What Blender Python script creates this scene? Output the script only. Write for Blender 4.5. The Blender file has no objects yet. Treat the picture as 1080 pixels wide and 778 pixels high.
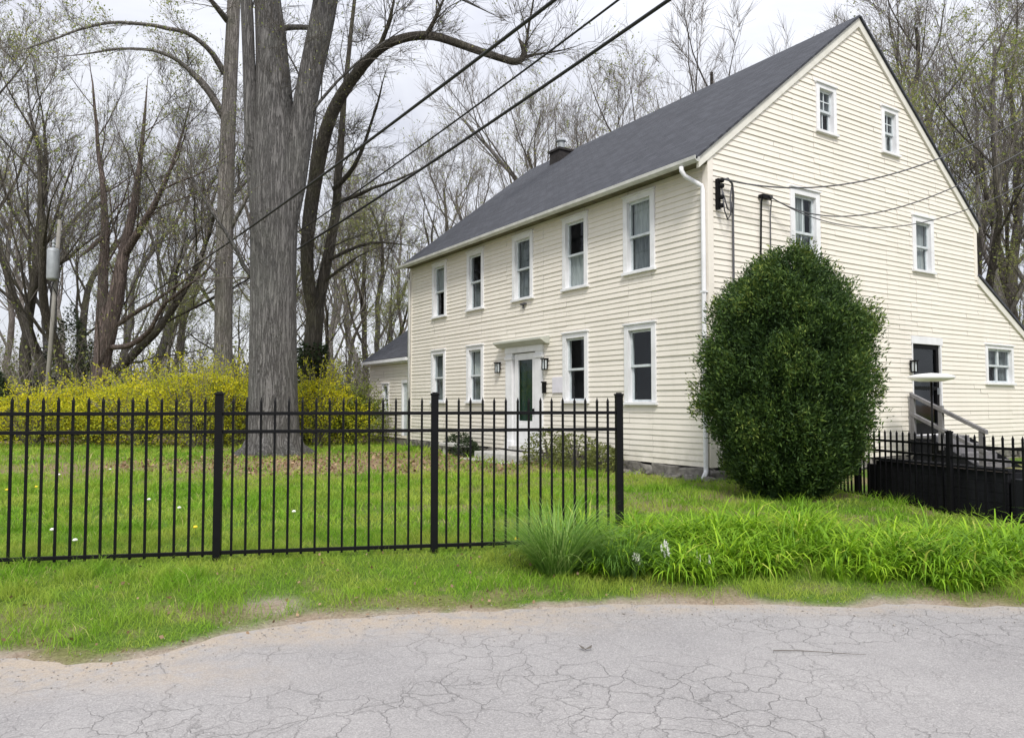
import bpy, math, random
import numpy as np
from mathutils import Vector, Matrix, noise as mnoise
R = math.radians
rnd = random.Random(7)
S = bpy.context.scene
COL = S.collection

# ------------------------------------------------------------------ camera
FPX = 786.0
PITCH = math.atan(36 / 786.0)
EYE = np.array([0, 0, 1.55])
cam = bpy.data.objects.new('camera', bpy.data.cameras.new('camera'))
COL.objects.link(cam)
cam.location = EYE
cam.rotation_euler = (R(90) + PITCH, 0, 0)
cam.data.sensor_width = 36
cam.data.lens = 36 * FPX / 1080
cam.data.clip_end = 3000
cam.data.clip_start = .05
S.camera = cam
cF = np.array([0, math.cos(PITCH), math.sin(PITCH)])
cU = np.array([0, -math.sin(PITCH), math.cos(PITCH)])
cR = np.array([1., 0, 0])


def at(x, y, Y):
    """the point at distance Y in front of the camera seen at photo pixel x, y"""
    d = cF + cR * (x - 540) / FPX + cU * (389 - y) / FPX
    return EYE + d * Y / d[1]


# ------------------------------------------------------------------ noise, ground height
def vn(x, y, seed=0):
    x = np.asarray(x, float); y = np.asarray(y, float)
    xi = np.floor(x).astype(np.int64); yi = np.floor(y).astype(np.int64)
    fx = x - xi; fy = y - yi
    fx = fx * fx * (3 - 2 * fx); fy = fy * fy * (3 - 2 * fy)

    def h(a, b):
        n = (a * 374761393 + b * 668265263 + seed * 982451653) & 0xffffffff
        n = ((n ^ (n >> 13)) * 1274126177) & 0xffffffff
        return ((n ^ (n >> 16)) & 0xffff) / 65535.0
    return (h(xi, yi) * (1 - fx) + h(xi + 1, yi) * fx) * (1 - fy) + (h(xi, yi + 1) * (1 - fx) + h(xi + 1, yi + 1) * fx) * fy


def fbm(x, y, seed=0, o=3):
    t = 0; a = .5; s = 0
    for k in range(o):
        t = t + a * vn(np.asarray(x) * 2 ** k, np.asarray(y) * 2 ** k, seed + k); s += a; a *= .5
    return t / s


def sm(a, b, v):
    t = np.clip((np.asarray(v, float) - a) / (b - a), 0, 1)
    return t * t * (3 - 2 * t)


EX = [-60, -8, -4.6, -3.6, -3.0, -2.62, -2.25, -1.9, -1.45, -.9, -.2, .5, 3, 3.9, 8, 60]
EY = [4.8, 4.8, 4.82, 4.74, 4.52, 4.44, 4.58, 5.08, 5.36, 5.52, 5.66, 5.76, 5.78, 5.74, 5.75, 5.75]


def edge(x):
    return np.interp(x, EX, EY) + .12 * (vn(np.asarray(x) * 2.3, 0, 3) - .5) + .10 * (vn(np.asarray(x) * 9, 0, 4) - .5)


def G(x, y):
    x = np.asarray(x, float); y = np.asarray(y, float)
    u = y - edge(x)
    z = -.03 + .045 * sm(-.12, .12, u) + .035 * sm(.1, .6, u) + .08 * sm(.5, 1.7, u) * (1 - .35 * sm(4, 6, x)) + .07 * sm(8, 13, y)
    z = z + (.03 * (fbm(x * 1.3, y * 1.3, 9) - .5) * sm(.2, 1, u)) + .5 * sm(60, 200, y) * fbm(x * .02, y * .02, 5) * 4
    return z


# ------------------------------------------------------------------ objects
def tag(o, label=None, cat=None, group=None, kind=None):
    if label: o['label'] = label
    if cat: o['category'] = cat
    if group: o['group'] = group
    if kind: o['kind'] = kind
    return o


def thing(name, label, cat, loc=(0, 0, 0), rz=0, group=None):
    o = bpy.data.objects.new(name, None); COL.objects.link(o)
    o.location = loc; o.rotation_euler = (0, 0, rz); o.empty_display_size = .2
    return tag(o, label, cat, group)


def link(name, me, mat, parent=None, smooth=False):
    o = bpy.data.objects.new(name, me); COL.objects.link(o)
    if mat: me.materials.append(mat)
    if parent: o.parent = parent
    if smooth:
        me.polygons.foreach_set('use_smooth', [True] * len(me.polygons))
    return o


def npmesh(name, V, F, attr=None):
    """uniform-size faces from numpy arrays"""
    V = np.asarray(V, np.float32); F = np.asarray(F, np.int32)
    me = bpy.data.meshes.new(name)
    n, k = F.shape
    me.vertices.add(len(V)); me.vertices.foreach_set('co', V.ravel())
    me.loops.add(n * k); me.loops.foreach_set('vertex_index', F.ravel())
    me.polygons.add(n); me.polygons.foreach_set('loop_start', np.arange(0, n * k, k, dtype=np.int32))
    me.update(calc_edges=True)
    if attr:
        for an, av in attr.items():
            a = me.attributes.new(an, 'FLOAT', 'POINT'); a.data.foreach_set('value', np.asarray(av, np.float32))
    me.validate()
    return me


def dup(root, loc, rz=0, sc=1, label=None, group=None):
    c = root.copy(); COL.objects.link(c)
    c.location = loc; c.rotation_euler = (0, 0, rz); c.scale = (sc, sc, sc) if not isinstance(sc, tuple) else sc
    if label: c['label'] = label
    if group: c['group'] = group
    for ch in root.children:
        d = ch.copy(); COL.objects.link(d); d.parent = c
        for g in ch.children:
            e = g.copy(); COL.objects.link(e); e.parent = d
    return c


class MB:
    def __init__(s, fr=None):
        s.v = []; s.f = []; s.uv = None; s.fr = fr or (lambda u, v, w: (u, v, w))

    def face(s, pts):
        i = len(s.v); s.v += [s.fr(*p) for p in pts]; s.f.append(list(range(i, i + len(pts))))
        return s

    def box(s, a0, a1, b0, b1, c0, c1):
        i = len(s.v)
        for c in (c0, c1):
            for (a, b) in ((a0, b0), (a1, b0), (a1, b1), (a0, b1)):
                s.v.append(s.fr(a, b, c))
        s.f += [[i + k for k in q] for q in ((0, 3, 2, 1), (4, 5, 6, 7), (0, 1, 5, 4), (1, 2, 6, 5), (2, 3, 7, 6), (3, 0, 4, 7))]
        return s

    def prism(s, poly, d0, d1, order=lambda p, d: (p[0], p[1], d)):
        i = len(s.v); n = len(poly)
        for d in (d0, d1):
            for p in poly: s.v.append(s.fr(*order(p, d)))
        s.f.append([i + k for k in range(n)][::-1]); s.f.append([i + n + k for k in range(n)])
        for k in range(n):
            m = (k + 1) % n; s.f.append([i + k, i + m, i + n + m, i + n + k])
        return s

    def tube(s, pts, r, n=8, cap=True):
        V, F = tube_np(np.array([s.fr(*p) for p in pts], float), np.full(len(pts), r) if np.isscalar(r) else np.array(r, float), n)
        i = len(s.v); s.v += [tuple(p) for p in V]; s.f += [[i + k for k in q] for q in F.tolist()]
        if cap:
            s.f.append([i + k for k in range(n)][::-1]); s.f.append([i + len(V) - n + k for k in range(n)])
        return s

    def lathe(s, prof, c=(0, 0, 0), n=20):
        i = len(s.v); m = len(prof)
        for (r, z) in prof:
            for k in range(n):
                t = 2 * math.pi * k / n
                s.v.append(s.fr(c[0] + r * math.cos(t), c[1] + r * math.sin(t), c[2] + z))
        for j in range(m - 1):
            for k in range(n):
                l = (k + 1) % n
                s.f.append([i + j * n + k, i + j * n + l, i + (j + 1) * n + l, i + (j + 1) * n + k])
        s.f.append([i + k for k in range(n)][::-1]); s.f.append([i + (m - 1) * n + k for k in range(n)])
        return s

    def build(s, name, mat, parent=None, bevel=0, smooth=False):
        import bmesh
        me = bpy.data.meshes.new(name); me.from_pydata([tuple(map(float, p)) for p in s.v], [], s.f)
        bm = bmesh.new(); bm.from_mesh(me); bmesh.ops.recalc_face_normals(bm, faces=bm.faces); bm.to_mesh(me); bm.free()
        o = link(name, me, mat, parent, smooth)
        if bevel:
            m = o.modifiers.new('bevel', 'BEVEL'); m.width = bevel; m.segments = 2; m.limit_method = 'ANGLE'
        return o


def tube_np(P, r, n):
    P = np.asarray(P, float); m = len(P)
    T = np.gradient(P, axis=0); T /= np.linalg.norm(T, axis=1)[:, None] + 1e-9
    ref = np.array([0, 0, 1.]) if abs(T[:, 2]).mean() < .8 else np.array([1., 0, 0])
    A = np.cross(T, ref); A /= np.linalg.norm(A, axis=1)[:, None] + 1e-9
    B = np.cross(T, A)
    th = np.arange(n) * 2 * np.pi / n
    V = P[:, None, :] + r[:, None, None] * (A[:, None, :] * np.cos(th)[None, :, None] + B[:, None, :] * np.sin(th)[None, :, None])
    V = V.reshape(-1, 3)
    k = np.arange(n); l = (k + 1) % n
    j = np.arange(m - 1)[:, None] * n
    F = np.stack([j + k, j + l, j + n + l, j + n + k], -1).reshape(-1, 4)
    return V, F


# ------------------------------------------------------------------ materials
def M(name):
    m = bpy.data.materials.new(name); m.use_nodes = True
    nt = m.node_tree; nt.nodes.clear()
    out = nt.nodes.new('ShaderNodeOutputMaterial')
    return m, nt, out


def N(nt, typ, **kw):
    n = nt.nodes.new(typ)
    for k, v in kw.items():
        if k.startswith('_'): setattr(n, k[1:], v)
        else:
            key = int(k[1:]) if k[0] == 'i' and k[1:].isdigit() else k.replace('__', ' ')
            n.inputs[key].default_value = v
    return n


def ramp(nt, fac, stops, interp='LINEAR'):
    r = nt.nodes.new('ShaderNodeValToRGB'); cr = r.color_ramp; cr.interpolation = interp
    while len(cr.elements) < len(stops): cr.elements.new(.5)
    for e, (p, c) in zip(cr.elements, stops):
        e.position = p; e.color = (*c, 1) if len(c) == 3 else c
    nt.links.new(fac, r.inputs[0]); return r.outputs[0]


def mixc(nt, fac, a, b, mode='MIX'):
    m = nt.nodes.new('ShaderNodeMix'); m.data_type = 'RGBA'; m.blend_type = mode
    for i, v in ((0, fac), (6, a), (7, b)):
        if isinstance(v, (int, float)): m.inputs[i].default_value = v
        elif isinstance(v, tuple): m.inputs[i].default_value = (*v, 1)
        else: nt.links.new(v, m.inputs[i])
    return m.outputs[2]


def mth(nt, op, a, b=None, c=None):
    m = nt.nodes.new('ShaderNodeMath'); m.operation = op
    for i, v in enumerate((a, b, c)):
        if v is None: continue
        if isinstance(v, (int, float)): m.inputs[i].default_value = v
        else: nt.links.new(v, m.inputs[i])
    return m.outputs[0]


def coords(nt, kind='Object', scale=(1, 1, 1)):
    t = nt.nodes.new('ShaderNodeTexCoord'); mp = nt.nodes.new('ShaderNodeMapping'); mp.inputs['Scale'].default_value = scale
    nt.links.new(t.outputs[kind], mp.inputs[0]); return mp.outputs[0]


def noi(nt, vec, scale, detail=4, rough=.55, dist=0):
    n = N(nt, 'ShaderNodeTexNoise', Scale=scale, Detail=detail, Roughness=rough, Distortion=dist)
    nt.links.new(vec, n.inputs['Vector']); return n.outputs['Fac']


def simple(name, c1, c2=None, rough=.6, scale=6, stretch=(1, 1, 1), bump=0, bscale=None, spec=.5, metal=0, world=False):
    m, nt, out = M(name)
    p = N(nt, 'ShaderNodeBsdfPrincipled', Roughness=rough, Metallic=metal)
    p.inputs['Specular IOR Level'].default_value = spec
    v = coords(nt, 'Object', stretch)
    f = noi(nt, v, scale, 6, .6)
    c2 = c2 or tuple(x * .8 for x in c1)
    nt.links.new(ramp(nt, f, [(.32, c2), (.66, c1)]), p.inputs['Base Color'])
    if bump:
        b = N(nt, 'ShaderNodeBump', Strength=1.0, Distance=bump)
        nt.links.new(noi(nt, v, bscale or scale * 3, 5, .6), b.inputs['Height']); nt.links.new(b.outputs[0], p.inputs['Normal'])
    nt.links.new(p.outputs[0], out.inputs[0]); return m


def foliage(name, stops, trans=.3, rough=.6, patch=None, pscale=.5):
    """leaf material: colour from each leaf's own random number, patches in the world, some light through the leaf"""
    m, nt, out = M(name)
    a = N(nt, 'ShaderNodeAttribute', _attribute_name='rnd')
    c = ramp(nt, a.outputs['Fac'], stops)
    if patch:
        v = coords(nt, 'Object'); f = noi(nt, v, pscale, 3, .6)
        k = ramp(nt, f, [(.42, (0, 0, 0)), (.62, (1, 1, 1))])
        c = mixc(nt, k, c, mixc(nt, .75, c, patch))
    d = N(nt, 'ShaderNodeBsdfPrincipled', Roughness=rough); d.inputs['Specular IOR Level'].default_value = .25
    t = N(nt, 'ShaderNodeBsdfTranslucent')
    nt.links.new(c, d.inputs['Base Color']); nt.links.new(c, t.inputs[0])
    mx = N(nt, 'ShaderNodeMixShader', i0=trans)
    nt.links.new(d.outputs[0], mx.inputs[1]); nt.links.new(t.outputs[0], mx.inputs[2])
    nt.links.new(mx.outputs[0], out.inputs[0]); return m


def siding_mat():
    m, nt, out = M('cream_clapboard')
    p = N(nt, 'ShaderNodeBsdfPrincipled', Roughness=.55)
    v = coords(nt)
    big = noi(nt, v, .45, 4, .6)
    c = ramp(nt, big, [(.3, (.745, .695, .62)), (.7, (.80, .75, .675))])
    sv = coords(nt, 'Object', (1.2, 1.2, .15)); st = noi(nt, sv, 3.5, 5, .65)
    c = mixc(nt, mth(nt, 'MULTIPLY', ramp(nt, st, [(.5, (0, 0, 0)), (.78, (1, 1, 1))]), .3), c, (.56, .53, .44))
    row = noi(nt, coords(nt, 'Object', (.6, .6, 8.7)), 1.0, 2, .5)
    c = mixc(nt, mth(nt, 'MULTIPLY', row, .18), c, (.66, .62, .53))
    ra_ = N(nt, 'ShaderNodeAttribute', _attribute_name='rnd')
    c = mixc(nt, mth(nt, 'MULTIPLY', ra_.outputs['Fac'], .14), c, (.60, .57, .50))
    sz = nt.nodes.new('ShaderNodeSeparateXYZ'); nt.links.new(v, sz.inputs[0])
    dz = mth(nt, 'MULTIPLY', ramp(nt, sz.outputs['Z'], [(.40, (1, 1, 1)), (.98, (0, 0, 0))]), ramp(nt, noi(nt, v, 4, 5, .7), [(.35, (0, 0, 0)), (.7, (.55, .55, .55))]))
    c = mixc(nt, dz, c, (.38, .37, .27))
    nt.links.new(c, p.inputs['Base Color'])
    b = N(nt, 'ShaderNodeBump', Strength=.6, Distance=.006)
    nt.links.new(noi(nt, coords(nt, 'Object', (1, 1, 4)), 3, 4, .5), b.inputs['Height']); nt.links.new(b.outputs[0], p.inputs['Normal'])
    nt.links.new(p.outputs[0], out.inputs[0]); return m


def shingle_mat():
    m, nt, out = M('charcoal_shingles')
    p = N(nt, 'ShaderNodeBsdfPrincipled', Roughness=.88)
    t = nt.nodes.new('ShaderNodeTexCoord')
    br = N(nt, 'ShaderNodeTexBrick', Scale=1.0)
    br.inputs['Brick Width'].default_value = .30; br.inputs['Row Height'].default_value = .14; br.inputs['Mortar Size'].default_value = .009
    br.inputs['Color1'].default_value = (.020, .0225, .029, 1); br.inputs['Color2'].default_value = (.060, .064, .077, 1); br.inputs['Mortar'].default_value = (.008, .008, .012, 1)
    nt.links.new(t.outputs['UV'], br.inputs['Vector'])
    n1 = noi(nt, t.outputs['UV'], .7, 5, .65)
    n2 = noi(nt, t.outputs['UV'], 30, 3, .7)
    c = mixc(nt, mth(nt, 'MULTIPLY', n1, .6), br.outputs['Color'], (.044, .047, .058))
    c = mixc(nt, mth(nt, 'MULTIPLY', n2, .3), c, (.09, .095, .12))
    st = N(nt, 'ShaderNodeMapping'); st.inputs['Scale'].default_value = (1.6, .22, 1); nt.links.new(t.outputs['UV'], st.inputs[0])
    c = mixc(nt, ramp(nt, noi(nt, st.outputs[0], 1.5, 5, .65), [(.48, (0, 0, 0)), (.72, (.55, .55, .55))]), c, (.024, .026, .034))
    nt.links.new(c, p.inputs['Base Color'])
    b = N(nt, 'ShaderNodeBump', Strength=1, Distance=.02)
    nt.links.new(mth(nt, 'ADD', mth(nt, 'MULTIPLY', br.outputs['Fac'], -.6), mth(nt, 'MULTIPLY', n2, .6)), b.inputs['Height']); nt.links.new(b.outputs[0], p.inputs['Normal'])
    nt.links.new(p.outputs[0], out.inputs[0]); return m


def glass_mat():
    m, nt, out = M('window_glass')
    lw = N(nt, 'ShaderNodeLayerWeight', Blend=.5); fo = mth(nt, 'ADD', mth(nt, 'MULTIPLY', mth(nt, 'POWER', lw.outputs['Facing'], 5), .9), .035)
    v = coords(nt); b = N(nt, 'ShaderNodeBump', Strength=.05, Distance=.01)
    nt.links.new(noi(nt, v, 2.5, 2, .5), b.inputs['Height'])
    g = N(nt, 'ShaderNodeBsdfGlossy', Roughness=.03); g.inputs[0].default_value = (.9, .95, 1, 1)
    nt.links.new(b.outputs[0], g.inputs['Normal'])
    t = N(nt, 'ShaderNodeBsdfTransparent'); t.inputs[0].default_value = (.80, .85, .86, 1)
    mx = N(nt, 'ShaderNodeMixShader')
    nt.links.new(fo, mx.inputs[0]); nt.links.new(t.outputs[0], mx.inputs[1]); nt.links.new(g.outputs[0], mx.inputs[2])
    nt.links.new(mx.outputs[0], out.inputs[0]); return m


def bark_mat(name, c1, c2, moss=None):
    m, nt, out = M(name)
    p = N(nt, 'ShaderNodeBsdfPrincipled', Roughness=.9); p.inputs['Specular IOR Level'].default_value = .2
    v = coords(nt, 'Object', (1, 1, .075))
    f = noi(nt, v, 17, 4, .55, .5)
    rg = mth(nt, 'MINIMUM', mth(nt, 'MULTIPLY', mth(nt, 'ABSOLUTE', mth(nt, 'SUBTRACT', f, .5)), 11), 1)
    f2 = noi(nt, coords(nt, 'Object', (1, 1, .22)), 30, 5, .7)
    h = mth(nt, 'ADD', mth(nt, 'MULTIPLY', rg, .45), mth(nt, 'MULTIPLY', f2, .75))
    c = ramp(nt, h, [(.22, c2), (.5, tuple((p_ + q_) / 2 for p_, q_ in zip(c1, c2))), (.85, c1)])
    big = noi(nt, coords(nt), 1.1, 4, .6)
    c = mixc(nt, ramp(nt, big, [(.45, (0, 0, 0)), (.7, (.6, .6, .6))]), c, moss or tuple(x * 1.35 for x in c1))
    nt.links.new(c, p.inputs['Base Color'])
    b = N(nt, 'ShaderNodeBump', Strength=1, Distance=.09)
    nt.links.new(h, b.inputs['Height']); nt.links.new(b.outputs[0], p.inputs['Normal'])
    nt.links.new(p.outputs[0], out.inputs[0]); return m


def road_mat():
    m, nt, out = M('worn_asphalt')
    p = N(nt, 'ShaderNodeBsdfPrincipled', Roughness=.85); p.inputs['Specular IOR Level'].default_value = .3
    v = coords(nt)
    big = noi(nt, v, .75, 6, .65)
    c = ramp(nt, big, [(.33, (.235, .226, .228)), (.7, (.345, .33, .326))])
    mid = noi(nt, v, 5, 6, .7)
    c = mixc(nt, mth(nt, 'MULTIPLY', ramp(nt, mid, [(.45, (0, 0, 0)), (.75, (1, 1, 1))]), .35), c, (.26, .245, .242))
    vo = N(nt, 'ShaderNodeTexVoronoi', Scale=150); nt.links.new(v, vo.inputs['Vector'])
    sp = nt.nodes.new('ShaderNodeSeparateColor'); nt.links.new(vo.outputs['Color'], sp.inputs[0])
    c = mixc(nt, .30, c, ramp(nt, sp.outputs[0], [(0, (.15, .145, .145)), (.45, (.33, .315, .31)), (.9, (.46, .44, .43)), (1, (.66, .64, .62))]))
    # cracks
    wv = N(nt, 'ShaderNodeTexNoise', Scale=3.2, Detail=5, Roughness=.6); nt.links.new(v, wv.inputs['Vector'])
    vm = nt.nodes.new('ShaderNodeVectorMath'); vm.operation = 'MULTIPLY_ADD'; vm.inputs[1].default_value = (.35, .35, 0)
    nt.links.new(wv.outputs['Color'], vm.inputs[0]); nt.links.new(v, vm.inputs[2])

    def crack(scale, wid, mask_scale, lo, hi, off):
        sh = nt.nodes.new('ShaderNodeVectorMath'); sh.operation = 'ADD'; sh.inputs[1].default_value = off
        nt.links.new(vm.outputs[0], sh.inputs[0])
        cr = N(nt, 'ShaderNodeTexVoronoi', Scale=scale); cr.feature = 'DISTANCE_TO_EDGE'; cr.voronoi_dimensions = '2D'; nt.links.new(sh.outputs[0], cr.inputs['Vector'])
        k = ramp(nt, cr.outputs['Distance'], [(0, (1, 1, 1)), (wid, (0, 0, 0))])
        sh2 = nt.nodes.new('ShaderNodeVectorMath'); sh2.operation = 'ADD'; sh2.inputs[1].default_value = off
        nt.links.new(v, sh2.inputs[0])
        mk = ramp(nt, noi(nt, sh2.outputs[0], mask_scale, 3, .6), [(lo, (0, 0, 0)), (hi, (1, 1, 1))])
        return mth(nt, 'MULTIPLY', k, mk)
    k1 = crack(4.6, .026, .8, .44, .58, (3, 1.7, 0))
    k2 = crack(10.0, .05, .9, .46, .60, (7, 5, 0))
    k3 = crack(.75, .006, .5, .42, .60, (1, 9, 0))
    k = mth(nt, 'MAXIMUM', mth(nt, 'MAXIMUM', k1, mth(nt, 'MULTIPLY', k2, .6)), k3)
    sa = N(nt, 'ShaderNodeAttribute', _attribute_name='sand')
    sn = noi(nt, v, 7, 5, .7)
    sf = mth(nt, 'MULTIPLY', sa.outputs['Fac'], ramp(nt, sn, [(.36, (.12, .12, .12)), (.56, (1, 1, 1))]))
    k = mth(nt, 'MULTIPLY', k, mth(nt, 'SUBTRACT', 1, sf))
    c = mixc(nt, mth(nt, 'MULTIPLY', k, .32), c, (.085, .08, .077))
    c = mixc(nt, sf, c, ramp(nt, noi(nt, v, 60, 3, .7), [(.3, (.30, .245, .195)), (.7, (.45, .385, .315))]))
    nt.links.new(c, p.inputs['Base Color'])
    b = N(nt, 'ShaderNodeBump', Strength=1, Distance=.008)
    h = mth(nt, 'SUBTRACT', mth(nt, 'MULTIPLY', sp.outputs[0], .35), mth(nt, 'MULTIPLY', k, .7))
    nt.links.new(h, b.inputs['Height']); nt.links.new(b.outputs[0], p.inputs['Normal'])
    nt.links.new(p.outputs[0], out.inputs[0]); return m


def ground_mat():
    m, nt, out = M('lawn_soil')
    p = N(nt, 'ShaderNodeBsdfPrincipled', Roughness=.95); p.inputs['Specular IOR Level'].default_value = .1
    v = coords(nt)
    f = noi(nt, v, 3.5, 6, .7); g = noi(nt, v, 40, 4, .7)
    grass = ramp(nt, g, [(.3, (.05, .085, .016)), (.55, (.11, .19, .028)), (.8, (.21, .25, .06))])
    soil = ramp(nt, g, [(.3, (.24, .19, .145)), (.7, (.42, .36, .30))])
    litter = ramp(nt, g, [(.3, (.16, .10, .06)), (.7, (.38, .28, .19))])
    gr = mixc(nt, ramp(nt, f, [(.55, (0, 0, 0)), (.7, (.5, .5, .5))]), grass, litter)
    for nm, c in (('sand', soil), ('litter', litter)):
        a = N(nt, 'ShaderNodeAttribute', _attribute_name=nm)
        gr = mixc(nt, a.outputs['Fac'], gr, c)
    nt.links.new(gr, p.inputs['Base Color'])
    b = N(nt, 'ShaderNodeBump', Strength=1, Distance=.03)
    nt.links.new(g, b.inputs['Height']); nt.links.new(b.outputs[0], p.inputs['Normal'])
    nt.links.new(p.outputs[0], out.inputs[0]); return m


m_siding = siding_mat()
m_trim = simple('white_trim_paint', (.80, .80, .82), (.68, .68, .69), .5, 3, bump=.002, bscale=20)
m_roof = shingle_mat()
m_glass = glass_mat()
m_dark = simple('painted_room_dark', (.018, .021, .028), (.010, .012, .016), .9, 2)  # darkness of the unlit rooms given as a colour
m_sash = simple('aged_white_sash', (.62, .66, .68), (.45, .49, .51), .45, 8)
m_soff = simple('shade_painted_soffit', (.17, .155, .095), (.09, .082, .05), .9, 5)  # dark olive puts the shade under the eave into the colour
m_gut = simple('dull_gutter_paint', (.60, .60, .57), (.46, .46, .43), .6, 4)
m_rake = simple('cream_rake_paint', (.72, .70, .64), (.60, .58, .52), .6, 3)
m_sage = simple('pale_sage_paint', (.50, .51, .45), (.42, .43, .38), .6, 4)
m_curt = simple('lace_curtain', (.62, .62, .60), (.36, .37, .37), .9, 22, (1, 1, .1))
m_curtd = simple('grey_curtain', (.22, .23, .23), (.10, .11, .11), .9, 16, (1, 1, .15))
m_green = simple('green_door_paint', (.005, .040, .030), (.003, .026, .020), .35, 4, bump=.001)
m_black = simple('black_fence_paint', (.007, .007, .008), (.005, .005, .006), .5, 9, bump=.001, bscale=60, spec=.12)
m_blackw = simple('black_stained_boards', (.022, .023, .026), (.009, .009, .011), .8, 5, (1, 1, .3), bump=.004, bscale=25, spec=.1)
m_stone = simple('field_stone', (.24, .225, .20), (.07, .065, .06), .9, 5, bump=.02, bscale=12)
m_slab = simple('granite_slab', (.50, .49, .46), (.34, .33, .31), .85, 7, bump=.006, bscale=30)
m_wood = simple('weathered_rail_paint', (.20, .195, .20), (.105, .10, .11), .75, 6, (1, 1, .3), bump=.003)
m_galv = simple('galvanized_grey', (.36, .38, .40), (.26, .28, .30), .5, 5, metal=.2)
m_pole = simple('grey_pole_wood', (.30, .285, .26), (.17, .16, .145), .9, 8, (1, 1, .1), bump=.006)
m_cable = simple('black_cable', (.014, .014, .016), (.010, .010, .011), .6, 5)
m_greyc = simple('grey_cable', (.09, .09, .10), (.05, .05, .055), .6, 5)
m_white = simple('white_enamel', (.85, .85, .86), (.80, .80, .80), .4, 5)
m_soil = simple('planter_soil', (.06, .045, .03), (.03, .022, .016), .95, 20, bump=.02)
m_bark1 = bark_mat('furrowed_grey_bark', (.215, .205, .20), (.06, .056, .053), (.17, .17, .155))
m_bark2 = bark_mat('smooth_pale_bark', (.30, .275, .26), (.13, .115, .105), (.17, .175, .13))
m_bark3 = bark_mat('dark_brown_bark', (.13, .115, .10), (.045, .04, .034), (.13, .125, .07))
m_bark4 = bark_mat('reddish_bark', (.20, .155, .14), (.055, .042, .038), (.12, .10, .09))
m_twig = simple('bare_twigs', (.21, .19, .165), (.12, .105, .09), .9, .8)
m_twigd = simple('dark_twigs', (.13, .115, .098), (.07, .062, .052), .9, .8)
m_bud = foliage('spring_buds', [(0, (.17, .22, .05)), (.5, (.27, .32, .09)), (1, (.40, .38, .13))], .4)
m_forsy = foliage('forsythia_blossom', [(0, (.34, .38, .03)), (.35, (.60, .58, .03)), (.7, (.78, .70, .03)), (1, (.90, .80, .04))], .45, pscale=.9, patch=(.40, .46, .04))
m_forg = foliage('forsythia_green', [(0, (.10, .13, .02)), (1, (.28, .33, .05))], .3)
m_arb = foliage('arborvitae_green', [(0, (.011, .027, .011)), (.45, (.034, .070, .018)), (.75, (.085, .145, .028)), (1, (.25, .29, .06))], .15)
m_ever = foliage('dark_evergreen', [(0, (.015, .025, .012)), (1, (.05, .075, .03))], .15)
m_olive = foliage('olive_brush', [(0, (.09, .105, .035)), (.6, (.18, .205, .06)), (1, (.30, .33, .10))], .4)
m_grass = foliage('lawn_blades', [(0, (.095, .21, .014)), (.45, (.205, .40, .024)), (.85, (.34, .52, .045)), (1, (.52, .46, .20))], .4, patch=(.42, .48, .08), pscale=.9)
m_lily = foliage('daylily_leaves', [(0, (.075, .17, .012)), (.5, (.21, .39, .018)), (.9, (.38, .56, .030)), (1, (.50, .55, .10))], .35)
m_orn = foliage('ornamental_blades', [(0, (.085, .18, .035)), (.6, (.20, .37, .06)), (1, (.38, .50, .16))], .3)
m_leafb = foliage('dead_leaves', [(0, (.13, .075, .04)), (1, (.38, .26, .16))], .1)
m_yel = simple('yellow_petals', (.85, .66, .02), (.7, .5, .01), .6)
m_wht = simple('white_petals', (.85, .85, .80), (.8, .8, .7), .6)
m_stem = simple('green_stems', (.10, .18, .03), (.06, .11, .02), .6)
m_road = road_mat()
m_ground = ground_mat()

# ------------------------------------------------------------------ world + sun
SUN_EL, SUN_AZ = R(50), R(179)          # azimuth of the sun measured from +Y clockwise
w = bpy.data.worlds.new('World'); S.world = w; w.use_nodes = True
nt = w.node_tree; nt.nodes.clear()
wo = nt.nodes.new('ShaderNodeOutputWorld'); bg = N(nt, 'ShaderNodeBackground', Strength=.1)
sky = nt.nodes.new('ShaderNodeTexSky'); sky.sky_type = 'NISHITA'; sky.sun_disc = False
sky.sun_elevation = SUN_EL; sky.sun_rotation = SUN_AZ
tc = nt.nodes.new('ShaderNodeTexCoord')
mp = nt.nodes.new('ShaderNodeMapping'); mp.inputs['Scale'].default_value = (1, 1, 2.6); nt.links.new(tc.outputs['Generated'], mp.inputs[0])
cl = noi(nt, mp.outputs[0], 2.6, 7, .58, .4)
sx = nt.nodes.new('ShaderNodeSeparateXYZ'); nt.links.new(tc.outputs['Generated'], sx.inputs[0])
ccol = ramp(nt, cl, [(.34, (5.5, 5.6, 6.2)), (.62, (7.2, 7.3, 7.7))])
zen = ramp(nt, sx.outputs['Z'], [(0, (.90, .90, .90)), (.35, (1, 1, 1)), (1, (1.9, 1.9, 1.88))])
ccol = mixc(nt, 1.0, ccol, zen, 'MULTIPLY')
nt.links.new(mixc(nt, .88, sky.outputs[0], ccol), bg.inputs[0]); nt.links.new(bg.outputs[0], wo.inputs[0])
sl = bpy.data.lights.new('sun', 'SUN'); so = bpy.data.objects.new('sun', sl); COL.objects.link(so)
sl.energy = 2.3; sl.angle = R(14); sl.color = (1, .965, .90)
sd = Vector((math.sin(SUN_AZ) * math.cos(SUN_EL), math.cos(SUN_AZ) * math.cos(SUN_EL), math.sin(SUN_EL)))
so.rotation_euler = (-sd).to_track_quat('-Z', 'Y').to_euler(); so.location = sd * 50
S.view_settings.view_transform = 'Standard'; S.view_settings.look = 'None'; S.view_settings.exposure = .52; S.view_settings.gamma = 1
S.cycles.max_bounces = 6; S.cycles.transparent_max_bounces = 12; S.cycles.use_denoising = True

# ------------------------------------------------------------------ ground and road
TREE = at(288, 474, 19.6); TREE[2] = .2


def lin(a, b, s): return np.arange(a, b, s)


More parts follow.
